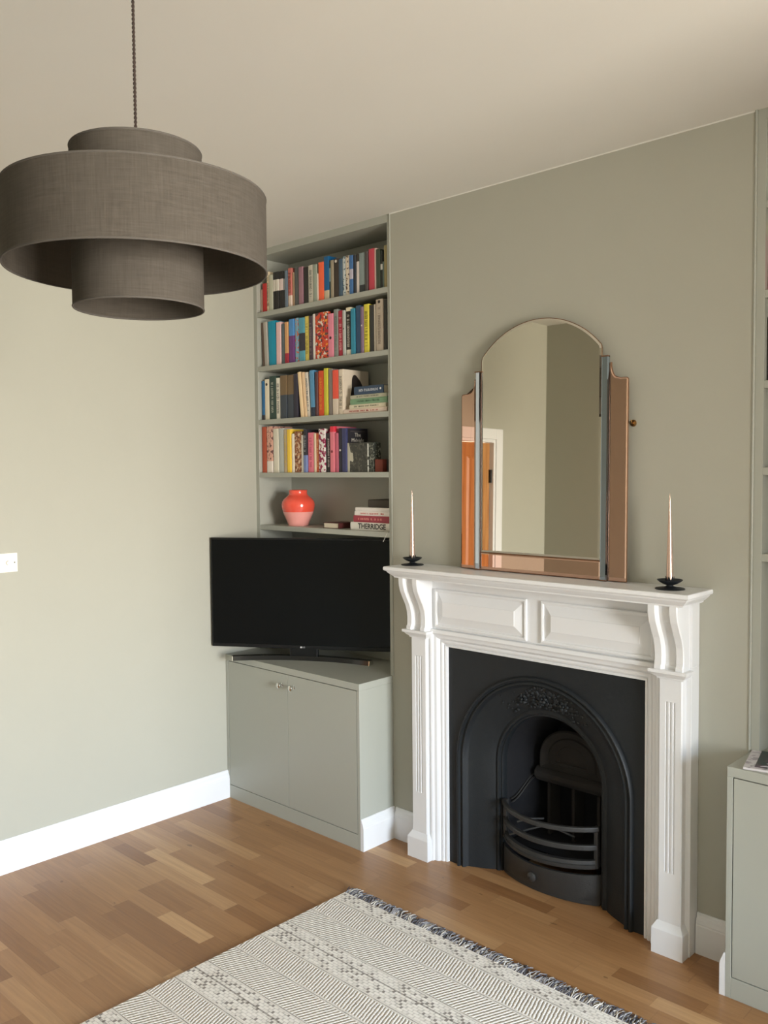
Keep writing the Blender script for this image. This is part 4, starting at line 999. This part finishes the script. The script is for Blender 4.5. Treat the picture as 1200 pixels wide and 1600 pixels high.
for k in range(3):
    a = 2 * PI * k / 3; wire.tube([(.018 * math.cos(a), .018 * math.sin(a), -.53), (.128 * math.cos(a), .128 * math.sin(a), -.53)], .0016, 6)
wire.build('shade_carrier', WHITE, PL)

# ------------------------------------------------------------------ rug
RX0, RX1, RY0, RY1 = .224, 1.93, -.527, -2.72
rg = MB(); nx = 18
RG = MB().box(0, RX1 - RX0, RY1 - RY0, 0, 0.0005, .009).build('rug', RUG, bevel=.003, loc=(RX0, RY0, 0))
tag(RG, 'cream and grey woven rug with a dark fringe on the oak floor', 'rug')
FR = [pm('fringe_charcoal', (84, 82, 88), .95), pm('fringe_grey', (150, 146, 146), .95), pm('fringe_cream', (206, 198, 186), .95)]
def fringe(yb, sgn):
    mb = MB(); rng = random.Random(5); x = .004
    while x < RX1 - RX0 - .004:
        for j in range(3):
            mb.cur = rng.choices((0, 1, 2), (.34, .34, .32))[0]
            l = rng.uniform(.036, .062); dx = rng.gauss(0, .012); z = rng.uniform(.003, .008)
            P = []
            ph = rng.uniform(0, 6.28); am = rng.uniform(.001, .005)
            for i in range(6):
                t = i / 5; P.append((x + dx * t + am * math.sin(ph + 5 * t), yb + sgn * l * t, max(.0022, z + .007 * math.sin(PI * t) * rng.uniform(.6, 1.3) - .004 * t)))
            mb.tube(P, lambda t: .0021 - .0007 * t, 5)
            x += .0024
    o = mb.build('fringe', FR, RG, smooth=60); o['kind'] = 'stuff'; return o
fringe(-.001, 1); fringe(RY1 - RY0 + .001, -1)

# ------------------------------------------------------------------ magazine on the right cupboard
MG = thing('magazine', 'magazine with a dark photo cover lying on the right cupboard', 'magazine', (1.625, -.178, .7277), (0, 0, math.radians(12.8)))
MB().box(-.006, .20, -.005, .185, 0, .006).build('pages', bmat((214, 208, 208)), MG, bevel=.0008)
MB().box(-.006, .20, -.005, .185, .0061, .0068).build('cover', blotch_mat('white_marbled_cover', (206, 200, 204), [(170, 164, 172), (216, 214, 216)], 40, .52), MG)
MB().box(.024, .198, .012, .183, .0068, .0073).build('cover_photo', blotch_mat('dark_photo_print', (46, 50, 52), [(84, 66, 80), (34, 56, 54), (60, 62, 64)], 24, .55, .3), MG)
q = MB()
for (x, y, a, l, w_) in ((.052, .03, .5, .03, .008), (.075, .022, .2, .036, .009), (.062, .055, -.5, .022, .007), (.085, .115, .1, .026, .006)):
    ca, sa = math.cos(a), math.sin(a); pts = [(x + l * .5 * math.cos(t) * ca - w_ * .5 * math.sin(t) * sa, y + l * .5 * math.cos(t) * sa + w_ * .5 * math.sin(t) * ca) for t in [2 * PI * i / 14 for i in range(14)]]
    q.prism(pts, lambda u, v: (u, v, .0072), lambda u, v: (u, v, .0076))
q.build('pale_petals', bmat((220, 214, 222)), MG)

# ------------------------------------------------------------------ books on the right bookcase (a sliver is in frame)
rbk = [
 (2.476, [(1.602, 1.632, .205, 'white book with red head on the top right-hand shelf at the edge', (224, 216, 208), dict(bands=[(.95, 1., (190, 60, 60)), (.1, .14, (70, 50, 50))])), (1.634, 1.662, .2, 'dark green book on the top right-hand shelf beside the white book', (52, 74, 66), {})]),
 (2.2, [(1.602, 1.63, .215, 'crimson book with cream head on the right-hand bookcase', (206, 62, 92), dict(bands=[(.8, 1., (222, 208, 150))])), (1.632, 1.66, .2, 'dusty blue book on the right-hand bookcase beside the crimson book', (92, 112, 132), {})]),
 (1.918, [(1.602, 1.626, .2, 'black book on the third right-hand shelf at the edge', (50, 46, 44), {}), (1.628, 1.655, .2, 'pale book on the third right-hand shelf beside the black book', (214, 208, 196), {})]),
]
for z, L_ in rbk:
    rng = random.Random(z)
    for x0, x1, h, desc, rgb, opt in L_:
        o = make_book(x1 - x0, h, .14, rgb, opt, rng); o.location = ((x0 + x1) / 2, .02, z + .0002); tag(o, desc, 'book', 'books on the right-hand bookcase')
